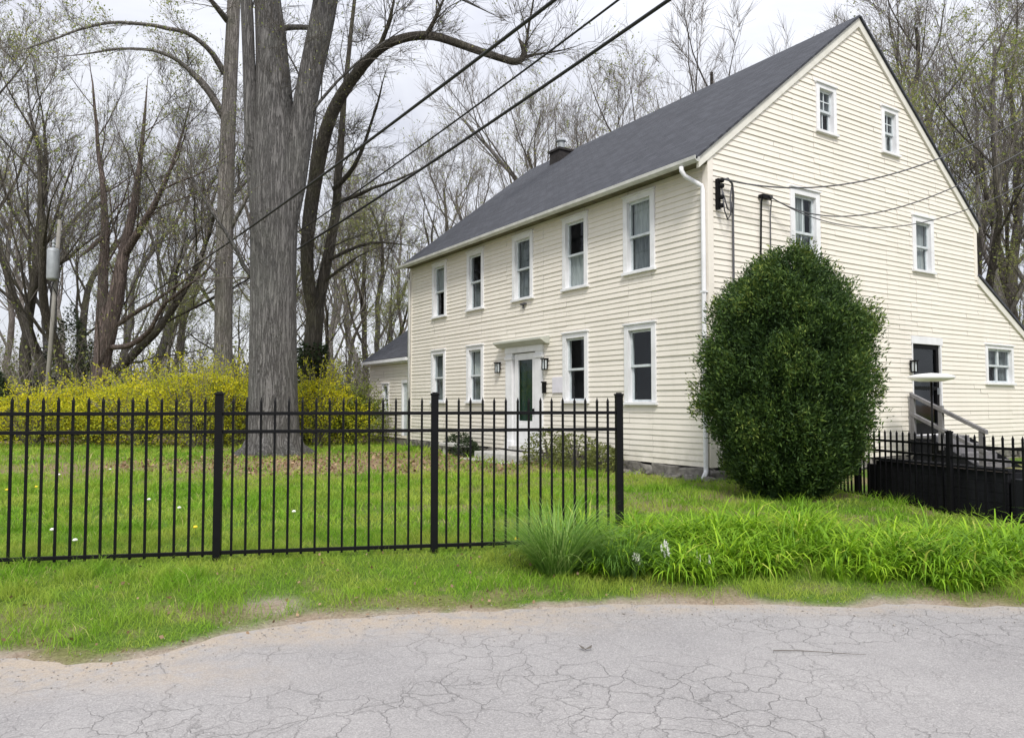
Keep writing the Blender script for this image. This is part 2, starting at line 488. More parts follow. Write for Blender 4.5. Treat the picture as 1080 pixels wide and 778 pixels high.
xs = np.concatenate([-np.geomspace(500, 9, 40)[:-1], lin(-9, 9, .12), np.geomspace(9, 500, 40)])
ys = np.concatenate([[-60, -20, -5, 0, 2, 3.5, 4.2], lin(4.4, 7, .055), lin(7, 12, .15), lin(12, 30, .5), np.geomspace(30, 700, 40)])
XX, YY = np.meshgrid(xs, ys)
ZZ = G(XX, YY)


def grid(X, Y, Z):
    h, w_ = X.shape
    V = np.stack([X, Y, Z], -1).reshape(-1, 3)
    i = (np.arange(h - 1)[:, None] * w_ + np.arange(w_ - 1)[None]).ravel()
    return V, np.stack([i, i + 1, i + w_ + 1, i + w_], -1)


V, F = grid(XX, YY, ZZ)
x_, y_ = V[:, 0], V[:, 1]
u_ = y_ - edge(x_)


def sandf(x, y):
    u = y - edge(x)
    s = (1 - sm(-.02, .10 + .5 * vn(x * 1.7, y * 1.7, 21) ** 2, u + .22 * (vn(x * 6, y * 6, 22) - .5)))
    s = np.maximum(s, np.minimum(1, 1.4 * np.exp(-(((x + 1.78) / .20) ** 2 + ((y - 5.62) / .20) ** 2))))
    return s


def litterf(x, y):
    d = np.hypot((x - TREE[0] - 2.6) / 4.0, (y - 16.6) / 2.7)
    l = np.exp(-d ** 2 * 1.1) * (.7 + .9 * fbm(x, y, 31))
    l = np.maximum(l, .85 * np.exp(-np.hypot((x + 9) / 2.6, (y - 15.5) / 2.2) ** 2) * (.4 + fbm(x * 1.3, y * 1.3, 33)))
    l = np.maximum(l, .75 * sm(.50, .64, fbm(x * .6, y * 1.0, 41)) * sm(11, 14, y))
    l = np.maximum(l, .6 * sm(.50, .62, fbm(x * 1.6, y * 1.6, 43)) * sm(8.3, 9.5, y) * sm(-2.5, -.5, x))
    l = np.maximum(l, .45 * sm(.54, .64, fbm(x * 2.4, y * 2.4, 47)) * sm(6.6, 6.0, y))
    l = np.maximum(l, sm(22.5, 25.5, y + 1.5 * vn(x * .4, 0, 8)))
    return np.clip(l, 0, 1)


link('ground', npmesh('ground', V, F, {'sand': np.clip(sandf(x_, y_), 0, 1), 'litter': litterf(x_, y_)}), m_ground, smooth=True)['kind'] = 'structure'
xs = np.concatenate([[-80, -40, -20], lin(-9, 9, .1), [20, 40, 80]]); ys = np.concatenate([[-30, -10, 0, 2], lin(3, 6.3, .06)])
XX, YY = np.meshgrid(xs, ys); V, F = grid(XX, YY, 0.0 * XX + .006 * (fbm(XX * 1.5, YY * 1.5, 77) - .5))
x_, y_ = V[:, 0], V[:, 1]; u_ = y_ - edge(x_)
rs = sm(-.38 - .35 * sm(.8, -.6, x_) + .5 * (fbm(x_ * 1.8, y_ * 1.2, 51) - .5), -.02, u_) * (.6 + .4 * sm(3, -1, x_))
rs = np.maximum(rs, .95 * np.exp(-(((x_ + .35) / .85) ** 2 + ((y_ - 5.40) / .26) ** 2)))
rs = np.maximum(rs, .9 * np.exp(-(((x_ + 1.5) / .55) ** 2 + ((y_ - 5.08) / .22) ** 2)))
rs = np.maximum(rs, .75 * np.exp(-(((x_ + 2.1) / .6) ** 2 + ((y_ - 4.35) / .22) ** 2)))
link('road', npmesh('road', V, F, {'sand': np.clip(rs, 0, 1)}), m_road, smooth=True)['kind'] = 'structure'

# ------------------------------------------------------------------ the house
HC = np.array([3.483, 13.10, 0]); HR = math.atan2(.5405, .8413)
ca, sa_ = math.cos(HR), math.sin(HR)


def h2w(x, y, z=0): return np.array([HC[0] + x * ca - y * sa_, HC[1] + x * sa_ + y * ca, z])


def w2h(x, y):
    dx, dy = x - HC[0], y - HC[1]
    return dx * ca + dy * sa_, -dx * sa_ + dy * ca


house = thing('colonial_house', 'two storey cream clapboard house with dark shingled gable roof and green front door', 'house', HC, HR)
fF = lambda u, v, w: (-w, u, v)         # front wall frame: u along, v up, w outward
fG = lambda u, v, w: (u, -w, v)         # gable wall frame
LEN = 12.34
AP = 4.62; SL = .794; ZA = 9.74         # wall apex under the roof


def roofz(x): return min(ZA - SL * abs(x - AP) if x <= 9.40 else 4.62 - .53 * (x - 9.40), 99)


def clap(fr, umin, umax, z0, z1, openings, exp=.106, seed=1):
    r_ = random.Random(seed); b = MB(fr); tones = []
    nrow = int((z1 - z0) / exp) + 1
    for k in range(nrow):
        za = z0 + k * exp; zb = min(za + exp, z1)
        if zb - za < .01: continue
        ed = sorted(set([-99, 99] + [e for o in openings for e in o[:2]]))
        jit = r_.uniform(-.002, .002)
        for p, q in zip(ed[:-1], ed[1:]):
            la, lb = max(p, umin(za)), max(p, umin(zb)); ra, rb = min(q, umax(za)), min(q, umax(zb))
            if ra - la < .003: continue
            if rb < lb: lb = rb = (lb + rb) / 2
            zr = [(za, zb)]
            for o in openings:
                if o[0] <= p + 1e-6 and o[1] >= q - 1e-6:
                    nz = []
                    for (s, e) in zr:
                        if o[3] <= s or o[2] >= e: nz.append((s, e)); continue
                        if o[2] > s: nz.append((s, o[2]))
                        if o[3] < e: nz.append((o[3], e))
                    zr = nz
            for (s, e) in zr:
                if e - s < .002: continue
                t0, t1 = (s - za) / exp, (e - za) / exp
                cuts = [0.0]; Lb = max(ra - la, .01)
                while cuts[-1] < 1:
                    cuts.append(cuts[-1] + r_.uniform(1.2, 3.9) / Lb)
                cuts[-1] = 1.0
                if len(cuts) > 2 and (cuts[-1] - cuts[-2]) * Lb < .3: cuts.pop(-2)
                for i0 in range(len(cuts) - 1):
                    jb = jit + r_.uniform(-.003, .003); gp_ = .0025 / Lb
                    a0, a1 = cuts[i0] + (gp_ if i0 else 0), cuts[i0 + 1] - (gp_ if i0 < len(cuts) - 2 else 0)
                    zj0, zj1 = r_.uniform(-.003, .003), r_.uniform(-.003, .003)
                    W = lambda t: .025 - .017 * t + jb
                    b.face([(la + (ra - la) * a0, s + zj0, W(t0)), (la + (ra - la) * a1, s + zj1, W(t0)), (lb + (rb - lb) * a1, e + .004, W(t1)), (lb + (rb - lb) * a0, e + .004, W(t1))])
                    b.face([(la + (ra - la) * a0, s + zj0, -.01), (la + (ra - la) * a1, s + zj1, -.01), (la + (ra - la) * a1, s + zj1, W(t0)), (la + (ra - la) * a0, s + zj0, W(t0))])
                    tn = r_.random(); tones += [tn] * 8
    me = bpy.data.meshes.new('wall'); me.from_pydata([tuple(map(float, p)) for p in b.v], [], b.f)
    at_ = me.attributes.new('rnd', 'FLOAT', 'POINT'); at_.data.foreach_set('value', tones)
    return me


def window(fr, uc, gw, v0, v1, muntin=None, cur_up=None, cur_lo=None, cas=.12, parent=None, double=False):
    """v0..v1 and gw measure the glass opening"""
    parent = parent or house
    u0, u1 = uc - gw / 2, uc + gw / 2
    b = MB(fr); o = .05
    b.box(u0 - cas, u0, v0 - .0, v1 + cas * .9, -.12, o).box(u1, u1 + cas, v0 - .0, v1 + cas * .9, -.12, o).box(u0, u1, v1, v1 + cas * .9, -.12, o - .002)
    b.box(u0 - cas - .02, u1 + cas + .02, v1 + cas * .9, v1 + cas * .9 + .035, -.02, o + .03)
    wd = b.build('window', m_trim, parent, bevel=.004)
    MB(fr).box(u0 - cas - .03, u1 + cas + .03, v0 - .055, v0, -.12, .085).build('sill', m_trim, wd, bevel=.004)
    vm = (v0 + v1) / 2
    bars = [u0 + gw / 2] if double else []
    for (a, c, dp) in ((vm - .02, v1, -.025), (v0, vm + .02 , -.06)):
        s = MB(fr); t = .045
        s.box(u0, u0 + t, a, c, dp - .03, dp).box(u1 - t, u1, a, c, dp - .03, dp)
        s.box(u0 + t, u1 - t, c - t, c, dp - .03, dp - .001).box(u0 + t, u1 - t, a, a + t * 1.1, dp - .03, dp - .001)
        if muntin:
            nu, nv = muntin if not isinstance(muntin[0], tuple) else (muntin[0] if c == v1 else muntin[1])
            for k in range(1, nu): s.box(u0 + gw * k / nu - .011, u0 + gw * k / nu + .011, a + t, c - t, dp - .022, dp - .004)
            for k in range(1, nv):
                z = a + (c - a) * k / nv; s.box(u0 + t, u1 - t, z - .011, z + .011, dp - .021, dp - .006)
        if double: s.box(uc - .04, uc + .04, a + .001, c - .001, dp - .03, dp + .012)
        s.build('sash', m_sash, wd)
        MB(fr).face([(u0 + t, a + t, dp - .015), (u1 - t, a + t, dp - .015), (u1 - t, c - t, dp - .015), (u0 + t, c - t, dp - .015)]).build('pane', m_glass, wd)
    for cur, za, zb in ((cur_up, vm, v1), (cur_lo, v0, vm)):
        if not cur: continue
        n = 36; cb = MB(fr); lo, hi, mt = cur
        pr = [(u0 + (u1 - u0) * (lo + (hi - lo) * k / n), -.15 - .02 * math.sin(k * 1.25 + uc) - .01 * math.sin(k * .5)) for k in range(n + 1)]
        for (p, q) in zip(pr[:-1], pr[1:]):
            cb.face([(p[0], za, p[1]), (q[0], za, q[1]), (q[0], zb, q[1]), (p[0], zb, p[1])])
        cb.build('curtain', mt, wd, smooth=True)
    return wd


C, D = m_curt, m_curtd
FW = [(10.35, 4.10, 5.56, (0, 1, C), (0, .3, D)), (8.24, 4.10, 5.56, (0, .35, D), (.5, 1, D)), (5.92, 4.10, 5.56, (0, 1, D), (0, 1, D)), (3.83, 4.10, 5.56, None, (0, 1, C)), (1.77, 4.16, 5.57, (0, 1, C), (0, 1, D)),
      (10.40, 1.60, 2.98, (0, 1, D), (0, .8, D)), (8.24, 1.60, 2.98, (0, 1, C), (0, 1, D)), (3.83, 1.60, 2.98, None, None), (1.76, 1.57, 2.99, None, (.0, .22, D))]
op = [(u - .33, u + .33, a, b_) for (u, a, b_, *_) in FW]
DC, DW = 5.86, .93                      # front door centre, width
op.append((DC - .80, DC + .80, .42, 3.0))
link('wall', clap(fF, lambda z: .10, lambda z: LEN - .10, .42, 5.80, op, seed=3), m_siding, house)
for (u, a, b_, cu, cl_) in FW:
    window(fF, u, .66, a, b_, cur_up=cu, cur_lo=cl_)
GW = [(3.46, .46, 7.06, 7.93, ((2, 2), (2, 1)), (0, 1, D), None), (5.75, .44, 7.05, 7.94, ((2, 2), (2, 1)), None, (0, 1, D)), (2.71, .66, 4.16, 5.63, ((2, 1), (2, 1)), (0, .8, C), (0, 1, D)),
      (6.99, .62, 4.56, 5.66, None, (.6, 1, C), (.6, 1, C)), (10.41, 1.22, 2.06, 2.90, None, (0, 1, D), (.5, 1, D))]
SD0, SD1 = 6.45, 7.60
op = [(u - g / 2, u + g / 2, a, b_) for (u, g, a, b_, *_) in GW] + [(SD0, SD1, .85, 2.9)]


def um(z): return max(.10, AP - (ZA - z) / SL)


def ux(z):
    if z > 4.62: return min(9.40, AP + (ZA - z) / SL)
    return min(13.0, 9.40 + (4.62 - z) / .53)


link('wall', clap(fG, um, ux, .42, ZA, op, seed=5), m_siding, house)
for (u, g, a, b_, mu, cu, cl_) in GW:
    window(fG, u, g, a, b_, muntin=mu, cur_up=cu, cur_lo=cl_, cas=.10 if g < .6 or g > 1 else .13, double=g > 1)
# far and back walls (plain), boxes painted dark in place of unlit rooms
MB().box(.02, 9.38, LEN - .02, LEN, .42, 5.9).prism([(0.1, 5.9), (9.38, 5.9), (AP, ZA - .05)], LEN - .05, LEN - .02, lambda p, d: (p[0], d, p[1])).build('wall', m_siding, house)
MB().box(9.38, 9.40, .02, LEN, 4.4, 5.95).box(12.97, 12.99, .02, LEN, .42, 2.7).build('wall', m_siding, house)
MB().box(.5, 8.9, .5, LEN - .4, .3, 5.8).box(9.4, 12.5, .5, LEN - .4, .3, 2.55).box(2.2, 7.2, .6, LEN - .5, 5.9, 7.6).box(3.0, 6.3, .62, LEN - .55, 7.3, 8.35).build('interior', m_dark, house)
# corner boards, rakes, frieze, soffit
MB().box(-.034, .10, -.034, -.002, .42, 6.0).box(-.034, -.002, -.002, .10, .42, 5.80).build('corner_board', m_siding, house, bevel=.004)
MB().box(-.034, 0, LEN - .10, LEN + .03, .42, 5.8).build('corner_board', m_siding, house, bevel=.004)
MB().box(9.30, 9.43, -.034, 0, 4.55, 6.0).build('corner_board', m_siding, house, bevel=.003)


def rake(x0, z0, x1, z1, wdt, name='rake_board'):
    d = Vector((x1 - x0, 0, z1 - z0)).normalized(); nn = Vector((-d.z, 0, d.x))
    if nn.z > 0: nn = -nn
    q = [(x0, z0), (x1, z1), (x1 + nn.x * 0, z1 - wdt / abs(d.x)), (x0, z0 - wdt / abs(d.x))]
    MB().prism([(p[0], p[1]) for p in q], -.060, -.002, lambda p, dd: (p[0], dd, p[1])).build(name, m_rake, house)


rake(-.28, ZA + .02 - SL * (AP + .28), AP, ZA + .02, .15)
rake(AP + .0005, ZA + .02, 9.46, ZA + .02 - SL * (9.46 - AP), .15)
rake(9.405, 4.64, 13.15, 4.64 - .53 * 3.745, .16)


def roof(pts, thick, name='roof'):
    """pts: eave0, eave1, ridge1, ridge0 in house space; uv in metres"""
    P = [Vector(p) for p in pts]; n = (P[1] - P[0]).cross(P[3] - P[0]).normalized()
    if n.z < 0: n = -n
    me = bpy.data.meshes.new(name); dn = n * thick
    vs = [p + dn for p in P] + P
    me.from_pydata([tuple(v) for v in vs], [], [(0, 1, 2, 3), (7, 6, 5, 4), (0, 4, 5, 1), (1, 5, 6, 2), (2, 6, 7, 3), (3, 7, 4, 0)])
    uv = me.uv_layers.new(name='UVMap')
    for pl in me.polygons:
        for li in pl.loop_indices:
            v = vs[me.loops[li].vertex_index]
            uv.data[li].uv = ((v - P[0]).dot((P[1] - P[0]).normalized()), (v - P[0]).dot((P[3] - P[0]).normalized()))
    return link(name, me, m_roof, house)


ZR = ZA + .03
rf = roof([(-.36, -.10, ZR - SL * (AP + .36)), (-.36, LEN + .12, ZR - SL * (AP + .36)), (AP, LEN + .12, ZR), (AP, -.10, ZR)], .04)
roof([(9.50, LEN + .12, ZR - SL * (9.50 - AP)), (9.50, -.10, ZR - SL * (9.50 - AP)), (AP + .001, -.10, ZR), (AP + .001, LEN + .12, ZR)], .04)
roof([(13.3, LEN + .1, 4.65 - .53 * 3.895), (13.3, -.09, 4.65 - .53 * 3.895), (9.405, -.09, 4.65), (9.405, LEN + .1, 4.65)], .06)
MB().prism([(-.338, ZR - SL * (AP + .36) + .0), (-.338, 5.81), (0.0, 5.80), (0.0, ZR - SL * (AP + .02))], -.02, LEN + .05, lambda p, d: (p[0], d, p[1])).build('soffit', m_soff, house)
# gutter: trough with a rolled lip
ge = ZR - SL * (AP + .36) + .01
gp = [(-.34, ge + .01), (-.345, ge - .075), (-.41, ge - .08), (-.455, ge - .04), (-.46, ge + .02), (-.445, ge + .02), (-.44, ge - .035), (-.405, ge - .065), (-.36, ge - .06), (-.355, ge + .01)]
MB().prism(gp, -.14, LEN + .16, lambda p, d: (p[0], d, p[1])).build('gutter', m_gut, house)
ds = MB().tube([(-.42, .22, ge - .09), (-.42, .22, ge - .16), (-.36, .20, ge - .25), (-.10, .05, ge - .42), (-.085, .04, ge - .50), (-.085, .04, 3.0), (-.085, .04, .42), (-.10, .03, .34), (-.26, -.06, .25)], .042, 10)
ds.build('downspout', m_trim, house, smooth=True)
MB().box(-.13, -.03, -.01, .09, 1.3, 1.33).box(-.13, -.03, -.01, .09, 3.5, 3.53).build('downspout_strap', m_trim, house)
MB().tube([(-.40, LEN - .1, ge - .09), (-.36, LEN - .08, ge - .22), (-.09, LEN - .02, ge - .42), (-.085, LEN - .02, .3)], .04, 8).build('downspout', m_trim, house, smooth=True)
# chimney
ch = MB().box(AP - .76, AP - .24, 9.66, 10.20, 8.6, 9.60).box(AP - .80, AP - .20, 9.62, 10.24, 9.60, 9.67).build('chimney', simple('sooty_brick', (.035, .03, .03), (.015, .013, .013), .9, 12, bump=.01), house)
MB().lathe([(.11, 0), (.11, .28), (.16, .30), (.16, .34), (.02, .42)], (AP - .5, 9.93, 9.67)).build('flue_cap', m_galv, ch)
# foundation of piled field stones
fb = MB(); rr = random.Random(3)
import bmesh


def stones(a, b, fr, zt=.42):
    u = a
    while u < b:
        wd_ = rr.uniform(.22, .55)
        zs = [(.0, .22), (.22, .42)] if rr.random() < .55 else [(.0, .42)]
        for (q0, q1) in zs:
            o = rr.uniform(-.03, .07); i0 = len(fb.v)
            fb.fr = fr; fb.box(u + .008, u + wd_ - .008, q0 - (.25 if q0 == 0 else 0), q1 - .012, -.12, .02 + o)
            for k in range(i0, len(fb.v)):
                v = fb.v[k]; fb.v[k] = (v[0] + rr.uniform(-.05, .05), v[1] + rr.uniform(-.05, .05), min(v[2] + rr.uniform(-.06, .03), .425))
        u += wd_


stones(-.05, LEN, fF); stones(-.05, 13.0, fG)
fb.build('foundation', m_stone, house, bevel=.03)

rb = MB()
for k in range(26):
    u = rr.uniform(-.3, 2.2) if k % 2 else rr.uniform(-.2, .6); o = rr.uniform(.05, .35); z = rr.uniform(.16, .24); q = rr.uniform(.05, .13)
    i0 = len(rb.v); rb.lathe([(q * .3, -q), (q * .9, -q * .5), (q, 0), (q * .8, q * .45), (q * .3, q * .62)], (-o, u, z), 7)
    for j in range(i0, len(rb.v)):
        v = rb.v[j]; rb.v[j] = (v[0] + rr.uniform(-.02, .02), v[1] + rr.uniform(-.03, .03), v[2] + rr.uniform(-.015, .015))
rb.build('rubble', m_stone, house)

# front entrance
b = MB(fF)
for s in (-1, 1):
    c0 = DC + s * (DW / 2 + .19)
    b.box(c0 - .15, c0 + .15, .42, 2.78, -.05, .055).box(c0 - .17, c0 + .17, .42, .62, -.05, .075).box(c0 - .17, c0 + .17, 2.62, 2.70, -.05, .08)
b.box(DC - .82, DC + .82, 2.78, 2.93, -.05, .07)
ent = b.build('door_surround', m_trim, house, bevel=.006)
MB(fF).prism([(-.0, 2.93), (.12, 2.93), (.24, 3.0), (.28, 3.02), (.28, 3.07), (0, 3.12)], DC - 1.05, DC + 1.05, lambda p, d: (d, p[1], p[0])).build('hood', m_sage, ent, bevel=.005)
MB(fF).box(DC - DW / 2 - .04, DC + DW / 2 + .04, .42, .50, -.10, .16).build('threshold', m_slab, ent)
dr = MB(fF).box(DC - .39, DC + .39, .52, 2.68, -.14, -.10).build('door', m_green, house)
b = MB(fF)
for (z0, z1) in ((.7, 1.15), (1.25, 1.85), (1.95, 2.5)):
    for s in (-1, 1):
        b.box(DC + s * .19 - .13, DC + s * .19 + .13, z0, z1, -.10, -.088)
b.build('door_panel', m_green, dr, bevel=.006)
MB(fF).lathe([(.0, 0), (.03, .01), (.03, .04), (0, .05)], (DC - .33, 1.45, -.09), 12).build('handle', m_galv, dr)
b = MB(fF)
b.box(DC - DW / 2, DC - .31, .50, 2.76, -.05, .0).box(DC + .31, DC + DW / 2, .50, 2.76, -.05, 0).box(DC - .31, DC + .31, 2.60, 2.76, -.05, 0).box(DC - .31, DC + .31, .50, 1.12, -.05, 0)
b.box(DC - .25, DC + .25, .58, 1.04, 0, .008)
sd_ = b.build('storm_door', m_trim, house, bevel=.004)
MB(fF).face([(DC - .31, 1.12, -.02), (DC + .31, 1.12, -.02), (DC + .31, 2.60, -.02), (DC - .31, 2.60, -.02)]).build('pane', m_glass, sd_)
MB(fF).box(DC - .40, DC - .36, 1.3, 1.42, 0, .04).build('handle', m_black, sd_)


def lantern(fr, u, v, wout=.03):
    k = .72; B = lambda m, a0, a1, b0, b1, c0, c1: m.box(u + a0 * k, u + a1 * k, v + b0 * k, v + b1 * k, wout + c0 * k, wout + c1 * k)
    b = MB(fr); B(b, -.05, .05, -.08, .14, 0, .02); B(b, -.085, .085, .15, .19, 0, .20); B(b, -.07, .07, -.19, -.16, .03, .17)
    for s in (-1, 1):
        for q in (.04, .15): B(b, s * .07 - .012, s * .07 + .012, -.16, .15, q - .012, q + .012)
    l = b.build('wall_lantern', m_black, house)
    g_ = MB(fr); B(g_, -.055, .055, -.15, .14, .05, .14); g_.build('lantern_glass', m_sash, l)


lantern(fF, 6.98, 2.45); lantern(fF, 4.90, 2.45)
MB(fF).box(4.93, 5.01, 1.78, 2.02, .03, .10).box(4.915, 5.025, 2.02, 2.05, .03, .12).build('mailbox', m_black, house, bevel=.004)
MB(fF).box(4.28, 4.68, 1.78, 2.14, .026, .045).build('plaque', simple('pale_plaque', (.70, .68, .74), (.64, .62, .67), .6), house, bevel=.004)
MB(fF).box(5.75, 5.95, 3.93, 3.97, .03, .09).tube([(5.85, 3.93, .06), (5.85, 3.84, .06)], .02, 8).build('bracket', m_greyc, house)
# front steps
stp = thing('stone_doorstep', 'pale stone steps in front of the green front door', 'steps', h2w(-.45, DC, .1), HR)
MB().box(-.42, .40, -.95, .95, -.1, .28).box(-.8, -.424, -1.1, 1.1, -.1, .12).build('step', m_slab, stp, bevel=.02)

# side door with frame
b = MB(fG).box(SD0 - .03, SD0, .85, 2.90, -.1, .04).box(SD1, SD1 + .05, .85, 2.90, -.1, .04).box(SD0 - .05, SD1 + .10, 2.88, 3.05, -.1, .045).box(SD0 - .14, SD1 + .14, .79, .85, -.1, .09)
df = b.build('door_frame', m_trim, house, bevel=.004)
sdr = MB(fG).box(SD0 + .0, SD0 + .10, .87, 2.88, -.07, -.01).box(SD1 - .10, SD1, .87, 2.88, -.07, -.01).box(SD0 + .1, SD1 - .1, 2.78, 2.88, -.07, -.012).box(SD0 + .1, SD1 - .1, .87, 1.1, -.07, -.012).box(SD0 + .1, SD1 - .1, 1.85, 1.93, -.07, -.012).build('door', m_black, house)
MB(fG).face([(SD0 + .1, 1.1, -.05), (SD1 - .1, 1.1, -.05), (SD1 - .1, 2.78, -.05), (SD0 + .1, 2.78, -.05)]).build('pane', m_glass, sdr)
MB(fG).box(SD1 - .09, SD1 - .05, 1.75, 1.9, -.01, .04).build('handle', m_galv, sdr)
lantern(fG, SD0 - .10, 2.36, .04)

# wing at the far left
wy0, wy1, wx0 = LEN + .02, 16.0, .12
w_fr = lambda u, v, w: (wx0 - w, u, v)
opw = [(14.35, 14.75, 1.30, 2.12), (12.75, 13.25, .5, 2.3)]
wz = 3.02
link('wing_wall', clap(w_fr, lambda z: wy0, lambda z: wy1, .42, wz, opw, seed=9), m_siding, house)
wg = MB().prism([(wx0, .42), (wx0, wz), (wx0 + 2.8, wz + 1.9), (wx0 + 5.6, wz), (wx0 + 5.6, .42)], wy1 - .02, wy1, lambda p, d: (p[0], d, p[1])).build('wing_wall', m_siding, house)
MB().box(wx0 - .0, wx0 + 5.6, wy0, wy1 - .03, .1, .418).build('wing_foundation', m_stone, house)
MB().box(wx0 + .35, wx0 + 5.2, wy0 + .1, wy1 - .3, .43, wz - .15).build('wing_interior', m_dark, house)  # box painted dark in place of the unlit wing room
rw = roof([(wx0 - .22, wy0, wz - .05), (wx0 - .22, wy1 + .15, wz - .05), (wx0 + 2.8, wy1 + .15, wz + 2.05), (wx0 + 2.8, wy0, wz + 2.05)], .07, 'wing_roof')
roof([(wx0 + 5.82, wy1 + .15, wz - .05), (wx0 + 5.82, wy0, wz - .05), (wx0 + 2.801, wy0, wz + 2.05), (wx0 + 2.801, wy1 + .15, wz + 2.05)], .07, 'wing_roof')
MB().box(wx0 - .20, wx0, wy0, wy1 + .1, wz - .16, wz - .055).box(wx0 - .30, wx0 - .205, wy0 - .0, wy1 + .15, wz - .12, wz - .02).build('wing_gutter', m_trim, house)
window(w_fr, 14.55, .40, 1.30, 2.12, cas=.09, muntin=(1, 1))
MB(w_fr).box(12.75, 12.80, .5, 2.3, -.1, .03).box(13.20, 13.25, .5, 2.3, -.1, .03).box(12.8, 13.2, 2.2, 2.3, -.1, .028).build('door_frame', m_trim, house)
MB(w_fr).box(12.80, 13.20, .5, 2.2, -.08, -.04).build('door', m_sash, house)

# electric service on the gable corner
b = MB(fG)
b.box(.16, .22, 5.0, 5.55, .03, .10)
for z in (5.05, 5.2, 5.4, 5.5): b.lathe([(.03, 0), (.045, .02), (.045, .05), (.03, .07)], (.19, z, .12), 8)
b.build('insulator_rack', m_black, house)
lp = lambda pts, r, nm, mt=m_greyc: MB(fG).tube(pts, r, 6).build(nm, mt, house, smooth=True)
lp([(.19, 5.5, .15), (.35, 5.56, .15), (.5, 5.5, .12), (.56, 5.3, .09), (.57, 4.9, .07), (.57, 2.0, .06), (.57, .5, .06)], .022, 'service_cable')
lp([(.19, 5.4, .15), (.2, 4.95, .2), (.28, 4.80, .2), (.36, 4.9, .2), (.40, 5.2, .16), (.46, 5.42, .14)], .014, 'service_cable')
lp([(.22, 5.3, .15), (.30, 5.0, .18), (.42, 4.95, .18), (.44, 5.15, .16)], .014, 'service_cable')
lp([(1.35, 5.42, .12), (1.34, 5.3, .08), (1.34, 4.2, .05), (1.34, 1.5, .05)], .018, 'service_cable', m_black)
lp([(1.35, 5.42, .12), (1.58, 5.36, .12), (1.62, 5.1, .06), (1.62, 3, .05), (1.62, 1.5, .05)], .012, 'service_cable')
MB(fG).box(1.32, 1.60, 5.38, 5.44, .03, .14).build('cable_bracket', m_black, house)

# side stairs with rail
st = thing('wooden_side_stairs', 'grey wooden stairs and sloping handrail leading up to the black side door', 'stairs', h2w(7.05, -.05), HR)
b = MB(); zt = .83
b.box(-.8, .8, -.45, -.0, zt - .05, zt)
for k in range(4):
    b.box(-.78, .78, -.45 - .28 * (k + 1), -.45 - .28 * k - .003, zt - .05 - .165 * (k + 1), zt - .165 * (k + 1))
    b.box(-.77, .77, -.45 - .28 * k - .02, -.45 - .28 * k - .004, zt - .165 * (k + 1), zt - .165 * k - .052)
b.build('tread', m_wood, st, bevel=.006)
b = MB()
for s in (-1, 1):
    b.prism([(0, .05), (0, zt - .055), (-.45, zt - .055), (-1.62, .12), (-1.62, .05)], s * .80, s * .80 + .04, lambda p, d: (d, p[0], p[1]))
b.build('stringer', m_blackw, st)
for s in (-1,):
    X = s * .80
    for (yy, z1, z0) in ((-.06, 1.72, .75), (-.66, 1.50, .55), (-1.46, .98, .05)):
        MB().box(X - .045, X + .045, yy - .045, yy + .045, z0, z1).build('rail_post', m_wood, st, bevel=.004)
    for dz in (0, -.42):
        MB().prism([(-.02, 1.78 + dz), (-1.56, 1.00 + dz), (-1.56, .92 + dz), (-.02, 1.70 + dz)], X - .055, X + .055, lambda p, d: (d, p[0], p[1])).build('handrail', m_wood, st, bevel=.004)

# white oval of unknown use by the stairs; slim pole added to carry it
pl = at(982, 398, 15.0)
dl = thing('oval_on_pole', 'white shallow oval shade on an added slim dark pole before the black side door', 'lamp', (pl[0], pl[1], .1))
MB().tube([(0, 0, 0), (0, 0, pl[2] - .1)], .022, 8).lathe([(.16, 0), (.16, .03), (.03, .06)], (0, 0, 0)).build('pole', m_black, dl, smooth=True)
MB().lathe([(.02, -.085), (.22, -.08), (.38, -.045), (.44, .0), (.40, .035), (.25, .07), (.02, .09)], (0, 0, pl[2] - .1), 28).build('saucer', m_white, dl, smooth=True)

# black planter along the right fence
P0 = np.array([5.36, 11.15]); P1 = np.array([6.03, 8.85])
fd = (P1 - P0) / np.linalg.norm(P1 - P0); fn = np.array([-fd[1], fd[0]])   # fn points away from the lawn
if fn[0] < 0: fn = -fn
ang = math.atan2(fd[1], fd[0])
pc = P0 + fn * .12 - fd * .05
pt = thing('raised_planter', 'long black board planter standing behind the black fence near the side door', 'planter', (pc[0], pc[1], .05), ang)
sgn = 1 if np.dot(fn, [-math.sin(ang), math.cos(ang)]) > 0 else -1
b = MB(); Lp = 2.15
for k in range(5):
    b.box(0, Lp, 0, sgn * .035, .0 + .13 * k, .126 + .13 * k)
    b.box(0, Lp, sgn * .60, sgn * .635, .0 + .13 * k, .126 + .13 * k)
    for X in (0, Lp - .035): b.box(X, X + .035, sgn * .04, sgn * .595, .13 * k, .126 + .13 * k)
b.build('side_board', m_blackw, pt, bevel=.003)
MB().box(-.03, Lp + .03, sgn * -.02, sgn * .06, .655, .69).build('top_board', m_blackw, pt, bevel=.003)
MB().box(.04, Lp - .04, sgn * .05, sgn * .59, .3, .60).build('soil', m_soil, pt)
MB().box(-.19, -.035, 0, sgn * .5, 0, .58).build('end_step', m_blackw, pt, bevel=.004)
MB().box(Lp + .04, Lp + .75, 0, sgn * .5, 0, .58).build('end_step', m_blackw, pt, bevel=.004)

